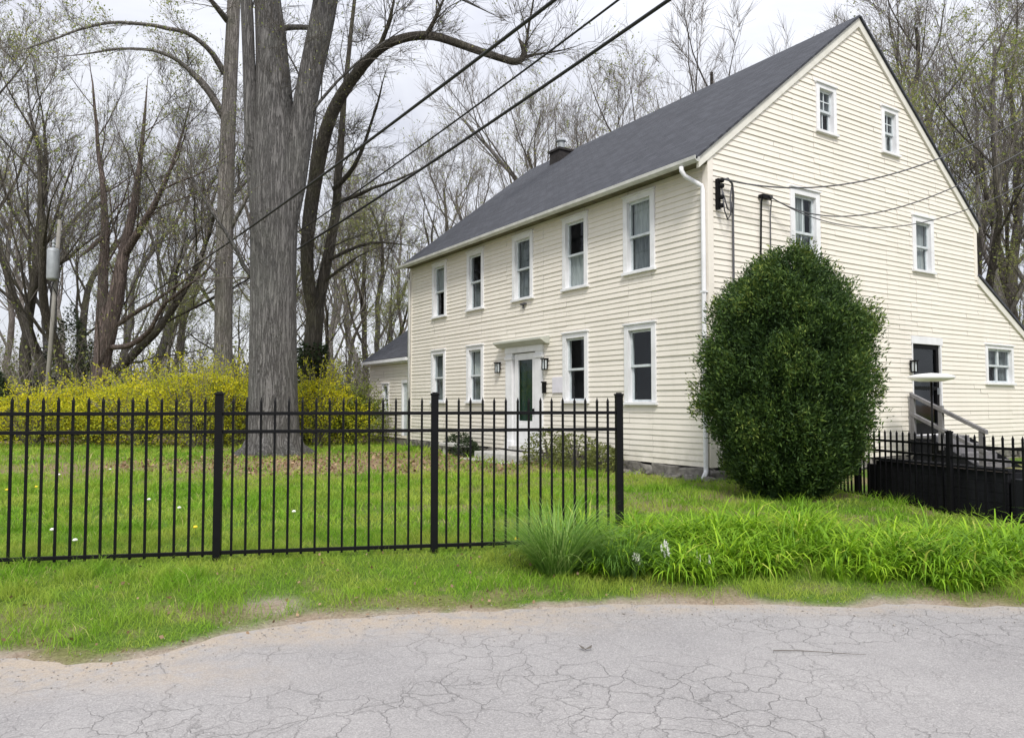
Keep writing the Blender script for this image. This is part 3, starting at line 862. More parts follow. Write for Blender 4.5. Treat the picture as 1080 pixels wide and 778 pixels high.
# ------------------------------------------------------------------ fences
def picket_mesh(h, r=.010):
    b = MB().box(-r, r, -r, r, 0, h - .03)
    i = len(b.v); b.v += [(-r * 1.25, -r * 1.25, h - .03), (r * 1.25, -r * 1.25, h - .03), (r * 1.25, r * 1.25, h - .03), (-r * 1.25, r * 1.25, h - .03), (0, 0, h + .02)]
    b.f += [[i, i + 1, i + 4], [i + 1, i + 2, i + 4], [i + 2, i + 3, i + 4], [i + 3, i, i + 4], [i + 3, i + 2, i + 1, i]]
    return b


def fence(name, label, posts, ztop_post, ztop_pick, rails, zb, npk, rp=.034, group=None):
    """posts: world xy list; heights are absolute"""
    o = posts[0]; root = thing(name, label, 'fence', (o[0], o[1], 0), 0, group)
    pm = None; km = None
    for k, p in enumerate(posts):
        if pm is None:
            q = MB().box(-rp, rp, -rp, rp, -.1, ztop_post - .03).build('post', m_black, root, bevel=.003); pm = q
            cpm = MB().box(-rp - .006, rp + .006, -rp - .006, rp + .006, ztop_post - .03, ztop_post - .01).box(-rp * .7, rp * .7, -rp * .7, rp * .7, ztop_post - .01, ztop_post).build('post_cap', m_black, q, bevel=.003)
        else:
            q = pm.copy(); COL.objects.link(q); q.parent = root
            c = cpm.copy(); COL.objects.link(c); c.parent = q
        d_ = np.array(p) - o; a_ = np.array(posts[min(k, len(posts) - 2) + 1]) - np.array(posts[min(k, len(posts) - 2)])
        q.location = (d_[0], d_[1], 0); q.rotation_euler = (0, 0, math.atan2(a_[1], a_[0]))
    for p, q in zip(posts[:-1], posts[1:]):
        p = np.array(p); q = np.array(q); L = np.linalg.norm(q - p); a_ = math.atan2(*(q - p)[::-1]); loc = p - o
        for z in rails:
            r_ = MB().box(rp, L - rp, -.016, .016, z - .016, z + .016).build('rail', m_black, root, bevel=.002)
            r_.location = (loc[0], loc[1], 0); r_.rotation_euler = (0, 0, a_)
        for k in range(1, npk + 1):
            t = k / (npk + 1)
            if km is None:
                c = picket_mesh(ztop_pick - zb).build('picket', m_black, root); km = c
            else:
                c = km.copy(); COL.objects.link(c); c.parent = root
            pos = loc + (q - p) * t
            c.location = (pos[0], pos[1], zb); c.rotation_euler = (rnd.uniform(-.003, .003), rnd.uniform(-.003, .003), a_)
    return root


fence('picket_fence', 'tall black metal picket fence across the front lawn, left of the long grass', [(-4.60, 6.47), (-2.67, 6.81), (-.74, 7.15), (1.07, 7.47)], 1.655, 1.59, (1.455, 1.29, .20), .165, 15)
fence('picket_fence', 'low black metal picket fence beside the evergreen bush in front of the side door', [(4.95, 12.55), (5.30, 9.58 + 1.87), (5.63, 9.58 + .05), (6.19, 7.85)], 1.20, 1.15, (1.01, .86, .17), .13, 14, rp=.03)

# ------------------------------------------------------------------ leaves, grass
def leaf_quads(P, size, aspect=.5, up=0.0, rng=None, droop=0, nrm=None):
    """one bent leaf (two quads = 1 kite here) per point"""
    n = len(P)
    d = rng.normal(size=(n, 3)); d[:, 2] += up
    if nrm is not None: d = d + nrm
    d /= np.linalg.norm(d, axis=1)[:, None]
    s = rng.normal(size=(n, 3)); s -= (s * d).sum(1)[:, None] * d; s /= np.linalg.norm(s, axis=1)[:, None] + 1e-9
    L = size * rng.uniform(.6, 1.3, n)[:, None]; Wd = L * aspect * .5
    V = np.stack([P, P + d * L * .45 + s * Wd, P + d * L, P + d * L * .45 - s * Wd], 1).reshape(-1, 3)
    F = np.arange(4 * n).reshape(n, 4)
    return V, F


def blades(X, Y, Z, h, wd, lean, rng):
    """grass: tapered three-point-wide blade of 2 quads as 5 verts -> use two quads with a narrow tip"""
    n = len(X); th = rng.uniform(0, 2 * np.pi, n); ph = rng.uniform(0, 2 * np.pi, n)
    sx_, sy_ = np.cos(th) * wd / 2, np.sin(th) * wd / 2
    lx, ly = np.cos(ph) * lean * h, np.sin(ph) * lean * h
    V = np.zeros((n, 6, 3))
    for k, (t, wf) in enumerate(((0, 1), (.55, .85), (1, .12))):
        cx = X + lx * t ** 2; cy = Y + ly * t ** 2; cz = Z + h * (t - .12 * lean * t * t)
        V[:, 2 * k] = np.stack([cx - sx_ * wf, cy - sy_ * wf, cz], 1); V[:, 2 * k + 1] = np.stack([cx + sx_ * wf, cy + sy_ * wf, cz], 1)
    b0 = np.arange(n)[:, None] * 6
    F = np.concatenate([b0 + np.array([0, 1, 3, 2]), b0 + np.array([2, 3, 5, 4])], 0)
    return V.reshape(-1, 3), F


rng = np.random.default_rng(5)


def in_house(x, y):
    hx, hy = w2h(x, y); return (hx > -.12) & (hy > -.15) & (hx < 13.1) & (hy < 16.3)


def lawn(n, y0, y1, h, wd, seed, name='grass'):
    r_ = np.random.default_rng(seed)
    y = y0 + (y1 - y0) * r_.random(n) ** (.75)
    x = r_.uniform(-1, 1, n) * (y * .74 + .4)
    u = y - edge(x)
    dens = sm(-.03, .25, u - .10 * (fbm(x * 5, y * 5, 61) - .2)) * (1 - .93 * sandf(x, y)) * (1 - .85 * litterf(x, y))
    dens *= .45 + .8 * fbm(x * 2.2, y * 2.2, 71)
    dens *= ~in_house(x, y)
    dens *= 1 - np.exp(-(((x - 4.1) / 1.1) ** 2 + ((y - 11) / 1.0) ** 2)) * .9
    dens *= ~((x - P0[0]) * fn[0] + (y - P0[1]) * fn[1] > .0)
    k = r_.random(n) < dens
    x, y = x[k], y[k]; n = len(x)
    tuft = fbm(x * 3.1, y * 3.1, 81)
    tall = 1 + 1.5 * sm(.56, .72, tuft) + 1.3 * np.exp(-(((x + 2.22) / .22) ** 2 + ((y - 5.75) / .16) ** 2)) - .45 * (1 - sm(.0, .5, y - edge(x)))
    hh = h * r_.uniform(.5, 1.35, n) * tall
    V, F = blades(x, y, G(x, y) - .008, hh, wd * r_.uniform(.7, 1.3, n), r_.uniform(.2, 1.3, n), r_)
    blade_tint = np.clip(r_.beta(2, 2.6, n) * .8 + .35 * (fbm(x * 1.1, y * 1.1, 91) - .45) + (r_.random(n) < .05) * .6, 0, 1)  # random tint of each blade, varied in patches
    return V, F, np.repeat(blade_tint, 6)


parts = [lawn(150000, 4.5, 8.5, .055, .0042, 11), lawn(120000, 8.3, 14, .065, .009, 12), lawn(110000, 13.5, 26, .07, .018, 13)]
off = 0; VV = []; FF = []; AA = []
for V, F, A in parts:
    VV.append(V); FF.append(F + off); AA.append(A); off += len(V)
tag(link('grass', npmesh('grass', np.concatenate(VV), np.concatenate(FF), {'rnd': np.concatenate(AA)}), m_grass), 'bright green spring lawn and roadside grass blades', 'grass', kind='stuff')


def straps(X, Y, Z, L, wd, rng, arch=1.0, out=None, segs=5):
    n = len(X); ph = rng.uniform(0, 2 * np.pi, n) if out is None else out
    el = rng.uniform(.75, 1.36, n); tw = rng.uniform(-.4, .4, n)
    V = np.zeros((n, (segs + 1) * 2, 3)); px = X.copy(); py = Y.copy(); pz = Z.copy(); e = el.copy(); st_ = L / segs
    for k in range(segs + 1):
        t = k / segs; wf = (1 - t ** 2.2) * .95 + .05
        sx_, sy_ = -np.sin(ph + tw) * wd / 2 * wf, np.cos(ph + tw) * wd / 2 * wf
        V[:, 2 * k] = np.stack([px - sx_, py - sy_, pz], 1); V[:, 2 * k + 1] = np.stack([px + sx_, py + sy_, pz], 1)
        px = px + np.cos(ph) * np.cos(e) * st_; py = py + np.sin(ph) * np.cos(e) * st_; pz = pz + np.sin(e) * st_
        e = e - arch * rng.uniform(.15, .75, n) * (t + .25)
    b0 = np.arange(n)[:, None] * (segs + 1) * 2
    F = np.concatenate([b0 + np.array([2 * k, 2 * k + 1, 2 * k + 3, 2 * k + 2]) for k in range(segs)], 0)
    return V.reshape(-1, 3), F


# daylily bed: clumps along the strip
cx, cy, cl = [], [], []
r_ = np.random.default_rng(21)
for _ in range(270):
    x = r_.uniform(.55, 6.2); t = r_.random()
    y = (6.45 - .05 * x + .12 * math.sin(x * 3)) + t * (1.35 - .12 * x * .3)
    m_ = r_.integers(30, 46)
    a_ = r_.normal(0, .04, m_); b_ = r_.normal(0, .04, m_)
    cx.append(x + a_); cy.append(y + b_); cl.append(np.full(m_, r_.uniform(.40, .66) * (1 - .2 * (t < .15))))
X = np.concatenate(cx); Y = np.concatenate(cy); L = np.concatenate(cl) * r_.uniform(.6, 1.1, len(X)) * (.8 + .4 * fbm(X * 1.1, Y * 1.1, 99))
V, F = straps(X, Y, G(X, Y), L, r_.uniform(.013, .026, len(X)), r_, 1.65)
A = np.clip(r_.beta(2.2, 2, len(X)) * .85 + .4 * (fbm(X * 1.6, Y * 1.6, 95) - .5) + (r_.random(len(X)) < .05) * .6, 0, 1)
tag(link('daylily_bed', npmesh('daylily_bed', V, F, {'rnd': np.repeat(A, 12)}), m_lily), 'long bed of bright green strap-leaved daylilies along the road edge', 'plants', kind='stuff')

# ornamental grass clumps at the left end of the bed
og = [(.40, 6.62, .80, 1000, 'tall fine-bladed grass clump at the left end of the daylily bed', 0), (.93, 6.60, .52, 900, 'darker low arching grass clump next to the white flowers', 1)]
for (x, y, L0, n, lab, k_) in og:
    t = thing('ornamental_grass', lab, 'plant', (x, y, float(G(x, y))))
    a_ = r_.uniform(0, 2 * np.pi, n); rr_ = .17 * np.sqrt(r_.random(n))
    X, Y = rr_ * np.cos(a_), rr_ * np.sin(a_)
    V, F = straps(X, Y, np.zeros(n), L0 * r_.uniform(.55, 1.1, n), np.full(n, .0065 if k_ == 0 else .009), r_, .85 + .3 * k_, a_ + r_.normal(0, .5, n))
    link('blades', npmesh('blades', V, F, {'rnd': np.repeat(r_.random(n) * (1 if k_ == 0 else .6), 12)}), m_orn, t)
    V, F = straps(X[:250] * .7, Y[:250] * .7, np.zeros(250), .25 * r_.uniform(.5, 1, 250), np.full(250, .008), r_, .6)
    link('thatch', npmesh('thatch', V, F, {'rnd': np.repeat(r_.random(250), 12)}), m_leafb, t)


# small flowers
def daffodil(loc, label, n=5, hh=.34, petals=m_wht):
    q = thing('white_flower', label, 'flower', loc, rnd.uniform(0, 6), 'white flowers at the front of the daylily bed')
    s = MB(); p = MB()
    for k in range(n):
        a_ = rnd.uniform(0, 6.3); r0 = rnd.uniform(.0, .10); h = hh * rnd.uniform(.75, 1.1)
        x, y = r0 * math.cos(a_), r0 * math.sin(a_)
        s.tube([(x * .3, y * .3, 0), (x * .7, y * .7, h * .6), (x, y, h)], .003, 5)
        for j in range(6):
            t = j * math.pi / 3 + a_; c_, s_ = math.cos(t), math.sin(t)
            p.face([(x, y - .01, h), (x + .02 * c_ - .012 * s_, y - .016, h + .02 * s_ + .012 * c_), (x + .042 * c_, y - .008, h + .042 * s_), (x + .02 * c_ + .012 * s_, y - .016, h + .02 * s_ - .012 * c_)])
    s.build('stem', m_stem, q); p.build('petals', petals, q)


for (px, py, yy, lab) in ((702, 575, 6.38, 'small white flowers nearest the tall grass clump, in the daylily bed'), (738, 588, 6.33, 'small white flowers lowest at the front edge of the daylily bed'), (668, 588, 6.36, 'small white flowers at the foot of the dark grass clump')):
    p = at(px, py, yy); daffodil((p[0], p[1], float(G(p[0], p[1]))), lab, hh=max(.15, p[2] - float(G(p[0], p[1]))))
dn = [(7, 524, 'y'), (38, 521, 'y'), (62, 468 + 40, 'w'), (55, 564, 'w'), (79, 575, 'w'), (157, 533, 'w'), (189, 541, 'w'), (116, 502, 'w'), (206, 561, 'y'), (310, 545, 'w'), (545, 575, 'y')]
dpos = ['nearest the left edge of the photo', 'just right of the leftmost dandelion', 'highest on the left lawn', 'behind the fence, below the third picket', 'lowest near the left fence bottom', 'between the forsythia and the fence, left of the next one', 'just left of the thick fence post', 'near the middle of the left lawn', 'close to the foot of the thick fence post', 'right of the thick fence post', 'at the tip of the tall grass clump']
dproto = {}
for (px, py, k_), lab in zip(dn, dpos):
    zz = .17; d = at(px, py, 1.0) - EYE; t = (zz - 1.55) / d[2]; p = EYE + d * t
    g = float(G(p[0], p[1])); lab = ('yellow' if k_ == 'y' else 'white') + ' dandelion in the grass ' + lab
    if k_ in dproto:
        dup(dproto[k_], (p[0], p[1], g), rnd.uniform(0, 6), 1, lab); continue
    q = thing('dandelion', lab, 'flower', (p[0], p[1], g), 0, 'dandelions in the lawn'); dproto[k_] = q
    MB().tube([(0, 0, 0), (.004, 0, .05), (0, 0, .09)], .003, 5).build('stem', m_stem, q)
    MB().lathe([(.004, .085), (.022, .092), (.025, .10), (.015, .112), (.003, .115)], n=10).build('flower_head', m_yel if k_ == 'y' else m_wht, q)

# dead leaves: under the tree and a few near the verge
n = 2600; a_ = r_.uniform(0, 6.3, n); q_ = np.sqrt(r_.random(n)) * 5
X = TREE[0] + 2.4 + q_ * np.cos(a_) * 1.0; Y = 16.8 + q_ * np.sin(a_) * .62
X2 = r_.uniform(-6, 1, 260); Y2 = edge(X2) + r_.uniform(-.05, 1.9, 260)
X = np.concatenate([X, X2]); Y = np.concatenate([Y, Y2])
Vv, Ff = leaf_quads(np.stack([X, Y, G(X, Y) + .03], 1), .07, .8, 0, r_)
Vv.reshape(-1, 4, 3)[-260:] = (Vv.reshape(-1, 4, 3)[-260:] - Vv.reshape(-1, 4, 3)[-260:, :1]) * .45 + Vv.reshape(-1, 4, 3)[-260:, :1]
Vv[:, 2] = np.maximum(Vv[:, 2], G(Vv[:, 0], Vv[:, 1]) + .006)
tag(link('leaf_litter', npmesh('leaf_litter', Vv, Ff, {'rnd': np.repeat(r_.random(len(X)), 4)}), m_leafb), 'dead brown leaves lying in the lawn grass', 'leaves', kind='stuff')
# twig and scraps on the road
tw = MB(); p0, p1 = np.array([1.63, 4.72]), np.array([2.17, 4.66])
tw.tube([(p0[0] + (p1[0] - p0[0]) * t, p0[1] + (p1[1] - p0[1]) * t + .014 * math.sin(t * 5), .012) for t in np.linspace(0, 1, 8)], np.linspace(.0035, .0012, 8), 6)
tag(tw.build('fallen_twig', m_twigd), 'thin dark twig lying on the pale road', 'twig')
# grit and pebbles washed to the road edge
n = 1500; X = r_.uniform(-4.6, 4.8, n); Y = edge(X) + r_.normal(-.10, .16, n) - .25 * (r_.random(n) < .2); sz = r_.uniform(.002, .008, n) * (1 + (r_.random(n) < .04))
o6 = np.array([(1, 0, 0), (0, 1, 0), (-1, 0, 0), (0, -1, 0), (0, 0, 1), (0, 0, -1)]) * np.array([1, 1, .6])
V = (np.stack([X, Y, np.maximum(G(X, Y), .002) + .003], 1)[:, None] + o6[None] * sz[:, None, None] * r_.uniform(.6, 1.2, (n, 6, 1))).reshape(-1, 3)
f8 = np.array([(0, 1, 4), (1, 2, 4), (2, 3, 4), (3, 0, 4), (1, 0, 5), (2, 1, 5), (3, 2, 5), (0, 3, 5)])
F = (np.arange(n)[:, None, None] * 6 + f8[None]).reshape(-1, 3)
tag(link('grit', npmesh('grit', V, F), simple('road_grit', (.42, .39, .36), (.24, .22, .20), .9, 30)), 'loose grit and pebbles along the road edge', 'gravel', kind='stuff')
b = MB()
for k in range(3):
    t = k * 2.1; b.face([(0, 0, .008), (.03 * math.cos(t) + .01, .03 * math.sin(t), .014), (.05 * math.cos(t + .4), .05 * math.sin(t + .4), .03), (.02 * math.cos(t + .9), .02 * math.sin(t + .9), .012)])
o = b.build('dead_leaf', m_twigd); q = EYE + (at(617, 686, 1) - EYE) * (-1.55 / (at(617, 686, 1) - EYE)[2]); o.location = (q[0], q[1], .002)
tag(o, 'curled dark dead leaf alone on the road', 'leaf')


# ------------------------------------------------------------------ shrubs
def lump_shrub(name, label, cat, loc, prof, H, n, size, mat, seed, aspect=.5, core=.55, lump=.22, up=.5, group=None, sprays=1, spread=.0, sx=1, sy=1, stem_mat=m_twigd, stems=9, fs=1.3, hb=1, oct3=0.0):
    """prof: function h(0..1) -> radius. Leaves thick towards the outside, lumpy outline, gaps"""
    r = np.random.default_rng(seed); q = thing(name, label, cat, loc, 0, group)
    n0 = n
    h = r.random(n0) ** hb; th = r.uniform(0, 2 * np.pi, n0)
    Rr = prof(h); keep = r.random(n0) < (Rr / Rr.max()) * .9 + .1
    h, th, Rr = h[keep], th[keep], Rr[keep]
    rad = core + (1 - core) * np.sqrt(r.random(len(h)))
    lum = np.array([mnoise.noise(Vector((math.cos(t) * fs + seed, math.sin(t) * fs, hh * H * fs * .8))) + .5 * mnoise.noise(Vector((math.cos(t) * fs * 2.5, math.sin(t) * fs * 2.5 + seed, hh * H * fs * 2.2))) + oct3 * mnoise.noise(Vector((math.cos(t) * fs * 5 + 3, math.sin(t) * fs * 5, hh * H * fs * 3.2))) for t, hh in zip(th, h)])
    rr_ = Rr * rad * (1 + lump * lum) * np.where(r.random(len(h)) < .03, 1.09, 1)
    P = np.stack([rr_ * np.cos(th) * sx, rr_ * np.sin(th) * sy, h * H * (1 + .06 * lum)], 1)
    nr = np.stack([np.cos(th), np.sin(th), np.full(len(h), up)], 1)
    if sprays > 1:
        P = np.repeat(P, sprays, 0) + r.normal(0, spread, (len(P) * sprays, 3)) * np.array([.7, .7, 1.7]); nr = np.repeat(nr, sprays, 0)
    V, F = leaf_quads(P, size, aspect, 0, r, nrm=nr * 1.1)
    tone = np.repeat(np.clip(.45 + .5 * lum, 0, 1), sprays)  # depth painted in: leaves in hollows darker, on lumps lighter
    A = np.clip(.55 * tone + .5 * r.random(len(P)), 0, 1)
    link('foliage', npmesh('foliage', V, F, {'rnd': np.repeat(A, 4)}), mat, q)
    s = MB()
    for k in range(stems):
        a_ = r.uniform(0, 6.3); e_ = prof(np.array([.6]))[0] * r.uniform(.2, .8)
        s.tube([(.06 * math.cos(a_), .06 * math.sin(a_), -.05), (e_ * .4 * math.cos(a_) * sx, e_ * .4 * math.sin(a_) * sy, H * .35), (e_ * math.cos(a_) * sx, e_ * math.sin(a_) * sy, H * .75)], [.03, .02, .01], 5)
    s.build('stems', stem_mat, q)
    return q


hp = np.array([0, .05, .12, .28, .5, .7, .82, .9, .96, 1.0]); rp_ = np.array([.46, .72, 1.0, 1.27, 1.36, 1.25, 1.02, .78, .48, .12]) * .86
bl = at(834, 500, 11.0)
arb = lump_shrub('evergreen_bush', 'big rounded dark green evergreen bush in front of the house corner', 'bush', (bl[0], 11.1, float(G(bl[0], 11.1))), lambda h: np.interp(h, hp, rp_), 3.58, 34000, .062, m_arb, 4, aspect=.30, core=.56, lump=.27, up=.9, sprays=7, spread=.032, stems=5, fs=2.3, oct3=.7)
# denser heart of the same bush
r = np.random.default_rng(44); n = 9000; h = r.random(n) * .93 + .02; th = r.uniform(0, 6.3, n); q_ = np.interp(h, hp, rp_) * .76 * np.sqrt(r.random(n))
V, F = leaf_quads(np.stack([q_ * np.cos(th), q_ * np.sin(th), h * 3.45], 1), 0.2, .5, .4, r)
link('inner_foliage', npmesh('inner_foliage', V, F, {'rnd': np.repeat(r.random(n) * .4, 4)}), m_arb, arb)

dome = lambda R0: (lambda h: R0 * np.sqrt(np.clip(1 - (h * 1.02 - .25) ** 2 / .62, .02, 1)))
fspec = [(35, 23.6, 2.3, 1.9, .5), (95, 24.4, 2.2, 2.2, .7), (150, 23.5, 2.4, 2.35, .9), (205, 23.0, 2.3, 2.65, 1.0), (252, 23.6, 1.7, 2.5, .9), (335, 23.6, 1.6, 2.45, .6), (372, 24.4, 1.3, 1.9, .4)]
flab = ['paler greenish forsythia at the far left end of the row', 'second forsythia from the left, behind the grey pole', 'broad yellow forsythia third from the left', 'tallest golden yellow forsythia left of the big tree', 'yellow forsythia just left of the big maple trunk', 'yellow-green forsythia just right of the big maple trunk', 'small green forsythia nearest the white wing of the house']
for k, ((px, yy, R0, H, yel), lab) in enumerate(zip(fspec, flab)):
    p = at(px, 450, yy)
    q = lump_shrub('forsythia_bush', lab, 'shrub', (p[0], p[1], .15), (lambda R0: lambda h: R0 * np.interp(h, [0, .15, .5, .8, 1], [.7, .85, 1, .75, .25]))(R0), H * .86, int(13000), .062, m_forsy if yel > .55 else m_forg if yel < .45 else m_forsy, 60 + k, .6, .25, .75, .6, 'forsythia hedge behind the lawn', 1, 0, 1, .7, m_twig, 60, 1.6, .55)
    r = np.random.default_rng(900 + k); n = 1500; h = r.random(n) * .8; th = r.uniform(0, 6.3, n); q_ = R0 * .9 * np.sqrt(r.random(n))
    V, F = leaf_quads(np.stack([q_ * np.cos(th), q_ * np.sin(th) * .7, h * H], 1), .10, .5, .5, r)
    link('inner_foliage', npmesh('inner_foliage', V, F, {'rnd': np.repeat(r.random(n), 4)}), m_forg, q)
    ws = MB(); LP = []
    for j in range(90):
        a_ = r.uniform(0, 6.3); q0 = R0 * r.uniform(.1, .7); q1 = q0 + r.uniform(.15, .5); hz = H * r.uniform(.85, 1.22) * (1 - .35 * (q0 / R0) ** 2)
        pts_ = [(q0 * .5 * math.cos(a_), q0 * .35 * math.sin(a_), H * .3), (q0 * math.cos(a_), q0 * .7 * math.sin(a_), hz * .8), (q1 * math.cos(a_), q1 * .7 * math.sin(a_), hz)]
        ws.tube(pts_, [.010, .008, .004], 3)
        for t in r.random(24):
            i_ = 0 if t < .3 else 1; f_ = t / .3 if i_ == 0 else (t - .3) / .7
            LP.append(np.array(pts_[i_]) * (1 - f_) + np.array(pts_[i_ + 1]) * f_ + r.normal(0, .03, 3))
    ws.build('shoots', m_twig, q)
    V, F = leaf_quads(np.array(LP), .07, .6, .2, r)
    link('shoot_blossom', npmesh('shoot_blossom', V, F, {'rnd': np.repeat(r.random(len(LP)), 4)}), m_forsy if yel > .45 else m_forg, q)
# foundation plants
for (u, o, R0, H, mt, lab, sd0) in ((8.15, -.55, .42, .55, m_ever, 'small dark green shrub left of the front steps', 1), (7.3, -.8, .35, .42, m_ever, 'low dark shrub beside the left end of the doorstep', 2), (4.2, -.5, .55, .75, m_olive, 'loose yellow-green shrub right of the front steps', 3), (3.2, -.5, .6, .7, m_olive, 'loose yellow-green shrub under the window right of the door', 4), (2.35, -.45, .4, .5, m_olive, 'small weedy shrub nearest the house corner', 5)):
    p = h2w(o, u); lump_shrub('foundation_shrub', lab, 'shrub', (p[0], p[1], float(G(p[0], p[1]))), dome(R0), H, 1500, .07, mt, 70 + sd0, .5, .3, .3, .6, 'shrubs along the front wall', stems=6)
p = h2w(-.9, 7.75); sb = thing('stone_bench', 'low pale stone slab bench left of the front steps', 'bench', (p[0], p[1], float(G(p[0], p[1]))), HR)
MB().box(-.18, .18, -.55, .55, .24, .33).build('seat', m_slab, sb, bevel=.015); MB().box(-.13, .13, -.42, -.28, 0, .238).build('leg', m_slab, sb, bevel=.01); MB().box(-.13, .13, .28, .42, 0, .238).build('leg', m_slab, sb, bevel=.01)

# ------------------------------------------------------------------ trees
class Tree:
    def __init__(s, seed):
        s.r = np.random.default_rng(seed); s.big = []; s.fine = []; s.tw = []   # polylines and straight twigs
        s.tips = []

    def branch(s, p, d, L, r0, lev, prm):
        r = s.r; n = max(3, int(L / prm['seg']) + 1) if lev < 3 else 3
        P = [np.array(p, float)]; d = d / np.linalg.norm(d); step = L / n; dirs = []
        for k in range(n):
            d = d + r.normal(0, prm['wob'], 3) + np.array([0, 0, prm['up'][min(lev, 3)]])
            d /= np.linalg.norm(d); dirs.append(d.copy()); P.append(P[-1] + d * step)
        P = np.array(P); rad = r0 * (1 - np.linspace(0, 1, n + 1) ** 1.1 * (1 - prm['tip']))
        (s.big if lev < 2 else s.fine).append((P, rad, 8 if lev == 0 else 6 if lev == 1 else 4 if lev == 2 else 3))
        s.kids(P, rad, L, lev, prm)

    def kids(s, P, rad, L, lev, prm, t0=None, count=None):
        r = s.r
        if lev >= 3: s.twigs(P, prm); return
        m = count if count is not None else prm['n'][lev]; m = max(1, int(m * r.uniform(.8, 1.2)))
        lo = prm['t0'][lev] if t0 is None else t0
        for k in range(m):
            t = lo + (1 - lo) * (k + r.random()) / m
            f_ = t * (len(P) - 1); i = min(int(f_), len(P) - 2); q = P[i] + (P[i + 1] - P[i]) * (f_ - i); dd = P[i + 1] - P[i]; dd /= np.linalg.norm(dd)
            ang = R(prm['ang'][lev]) * r.uniform(.7, 1.3)
            s_ = r.normal(size=3); s_ -= (s_ @ dd) * dd; s_ /= np.linalg.norm(s_)
            nd = dd * math.cos(ang) + s_ * math.sin(ang)
            if nd[2] < -.1: nd[2] *= .3
            l2 = L * prm['len'][lev] * r.uniform(.7, 1.2) * (1.15 - .6 * t)
            rr2 = max(.006, min(np.interp(f_, np.arange(len(P)), rad) * prm['rr'] * r.uniform(.7, 1.05), l2 * prm.get('cap', .013)))
            s.branch(q, nd, l2, rr2, lev + 1, prm)

    def twigs(s, P, prm):
        r = s.r; m = prm['tw']
        f_ = r.uniform(.15, 1, m) * (len(P) - 1); i = np.minimum(f_.astype(int), len(P) - 2)
        q = P[i] + (P[i + 1] - P[i]) * (f_ - i)[:, None]; dd = P[i + 1] - P[i]; dd /= np.linalg.norm(dd, axis=1)[:, None]
        nd = dd + r.normal(0, .38, (m, 3)); nd[:, 2] += .22; nd /= np.linalg.norm(nd, axis=1)[:, None]
        s.tw.append((q, nd, r.uniform(.5, 1.2, m) * prm['twl'])); s.tips.append(q + nd * (r.uniform(.5, 1, m) * prm['twl'])[:, None])

    def mesh(s, polys, name):
        V, F, o = [], [], 0
        for P, rad, n in polys:
            v, f = tube_np(P, rad, n); V.append(v); F.append(f + o); o += len(v)
        return np.concatenate(V), np.concatenate(F), o

    def build(s, root, bark, twig, twr=.005, buds=0, bsize=.06, bmat=None):
        V, F, o = s.mesh(s.big, 'trunk'); link('trunk', npmesh('trunk', V, F), bark, root, True)
        V, F, o = s.mesh(s.fine, 'crown') if s.fine else (np.zeros((0, 3)), np.zeros((0, 4), int), 0)
        if s.tw:
            q = np.concatenate([a for a, _, _ in s.tw]); d = np.concatenate([b_ for _, b_, _ in s.tw]); L = np.concatenate([c for _, _, c in s.tw])
            n = len(q); ref = np.array([.3, .5, .81]); A_ = np.cross(d, ref); A_ /= np.linalg.norm(A_, axis=1)[:, None]; B_ = np.cross(d, A_)
            bend = s.r.normal(0, .12, (n, 3)) * L[:, None]
            Vt = np.zeros((n, 9, 3))
            for k in range(3):
                th = 2 * math.pi * k / 3; o_ = A_ * math.cos(th) + B_ * math.sin(th)
                Vt[:, k] = q + o_ * twr; Vt[:, 3 + k] = q + d * L[:, None] * .5 + bend * .5 + o_ * twr * .8; Vt[:, 6 + k] = q + d * L[:, None] + bend + o_ * twr * .35
            b0 = np.arange(n)[:, None] * 9
            Ft = np.concatenate([b0 + np.array([j + k, j + (k + 1) % 3, j + 3 + (k + 1) % 3, j + 3 + k]) for j in (0, 3) for k in range(3)], 0) + len(V)
            V = np.concatenate([V, Vt.reshape(-1, 3)]); F = np.concatenate([F, Ft])
        link('crown', npmesh('crown', V, F), twig, root)
        if buds:
            T = np.concatenate(s.tips); T = T[s.r.integers(0, len(T), buds)] + s.r.normal(0, .05, (buds, 3))
            V, F = leaf_quads(T, bsize, .6, 0, s.r)
            link('buds', npmesh('buds', V, F, {'rnd': np.repeat(s.r.random(buds), 4)}), bmat or m_bud, root)


def PR(**k):
    d = dict(seg=.8, wob=.10, up=(.02, .07, .05, .03), tip=.25, n=(12, 9, 6), t0=(.3, .2, .15), ang=(42, 42, 45), len=(.5, .45, .42), rr=.55, tw=6, twl=.55)
    d.update(k); return d


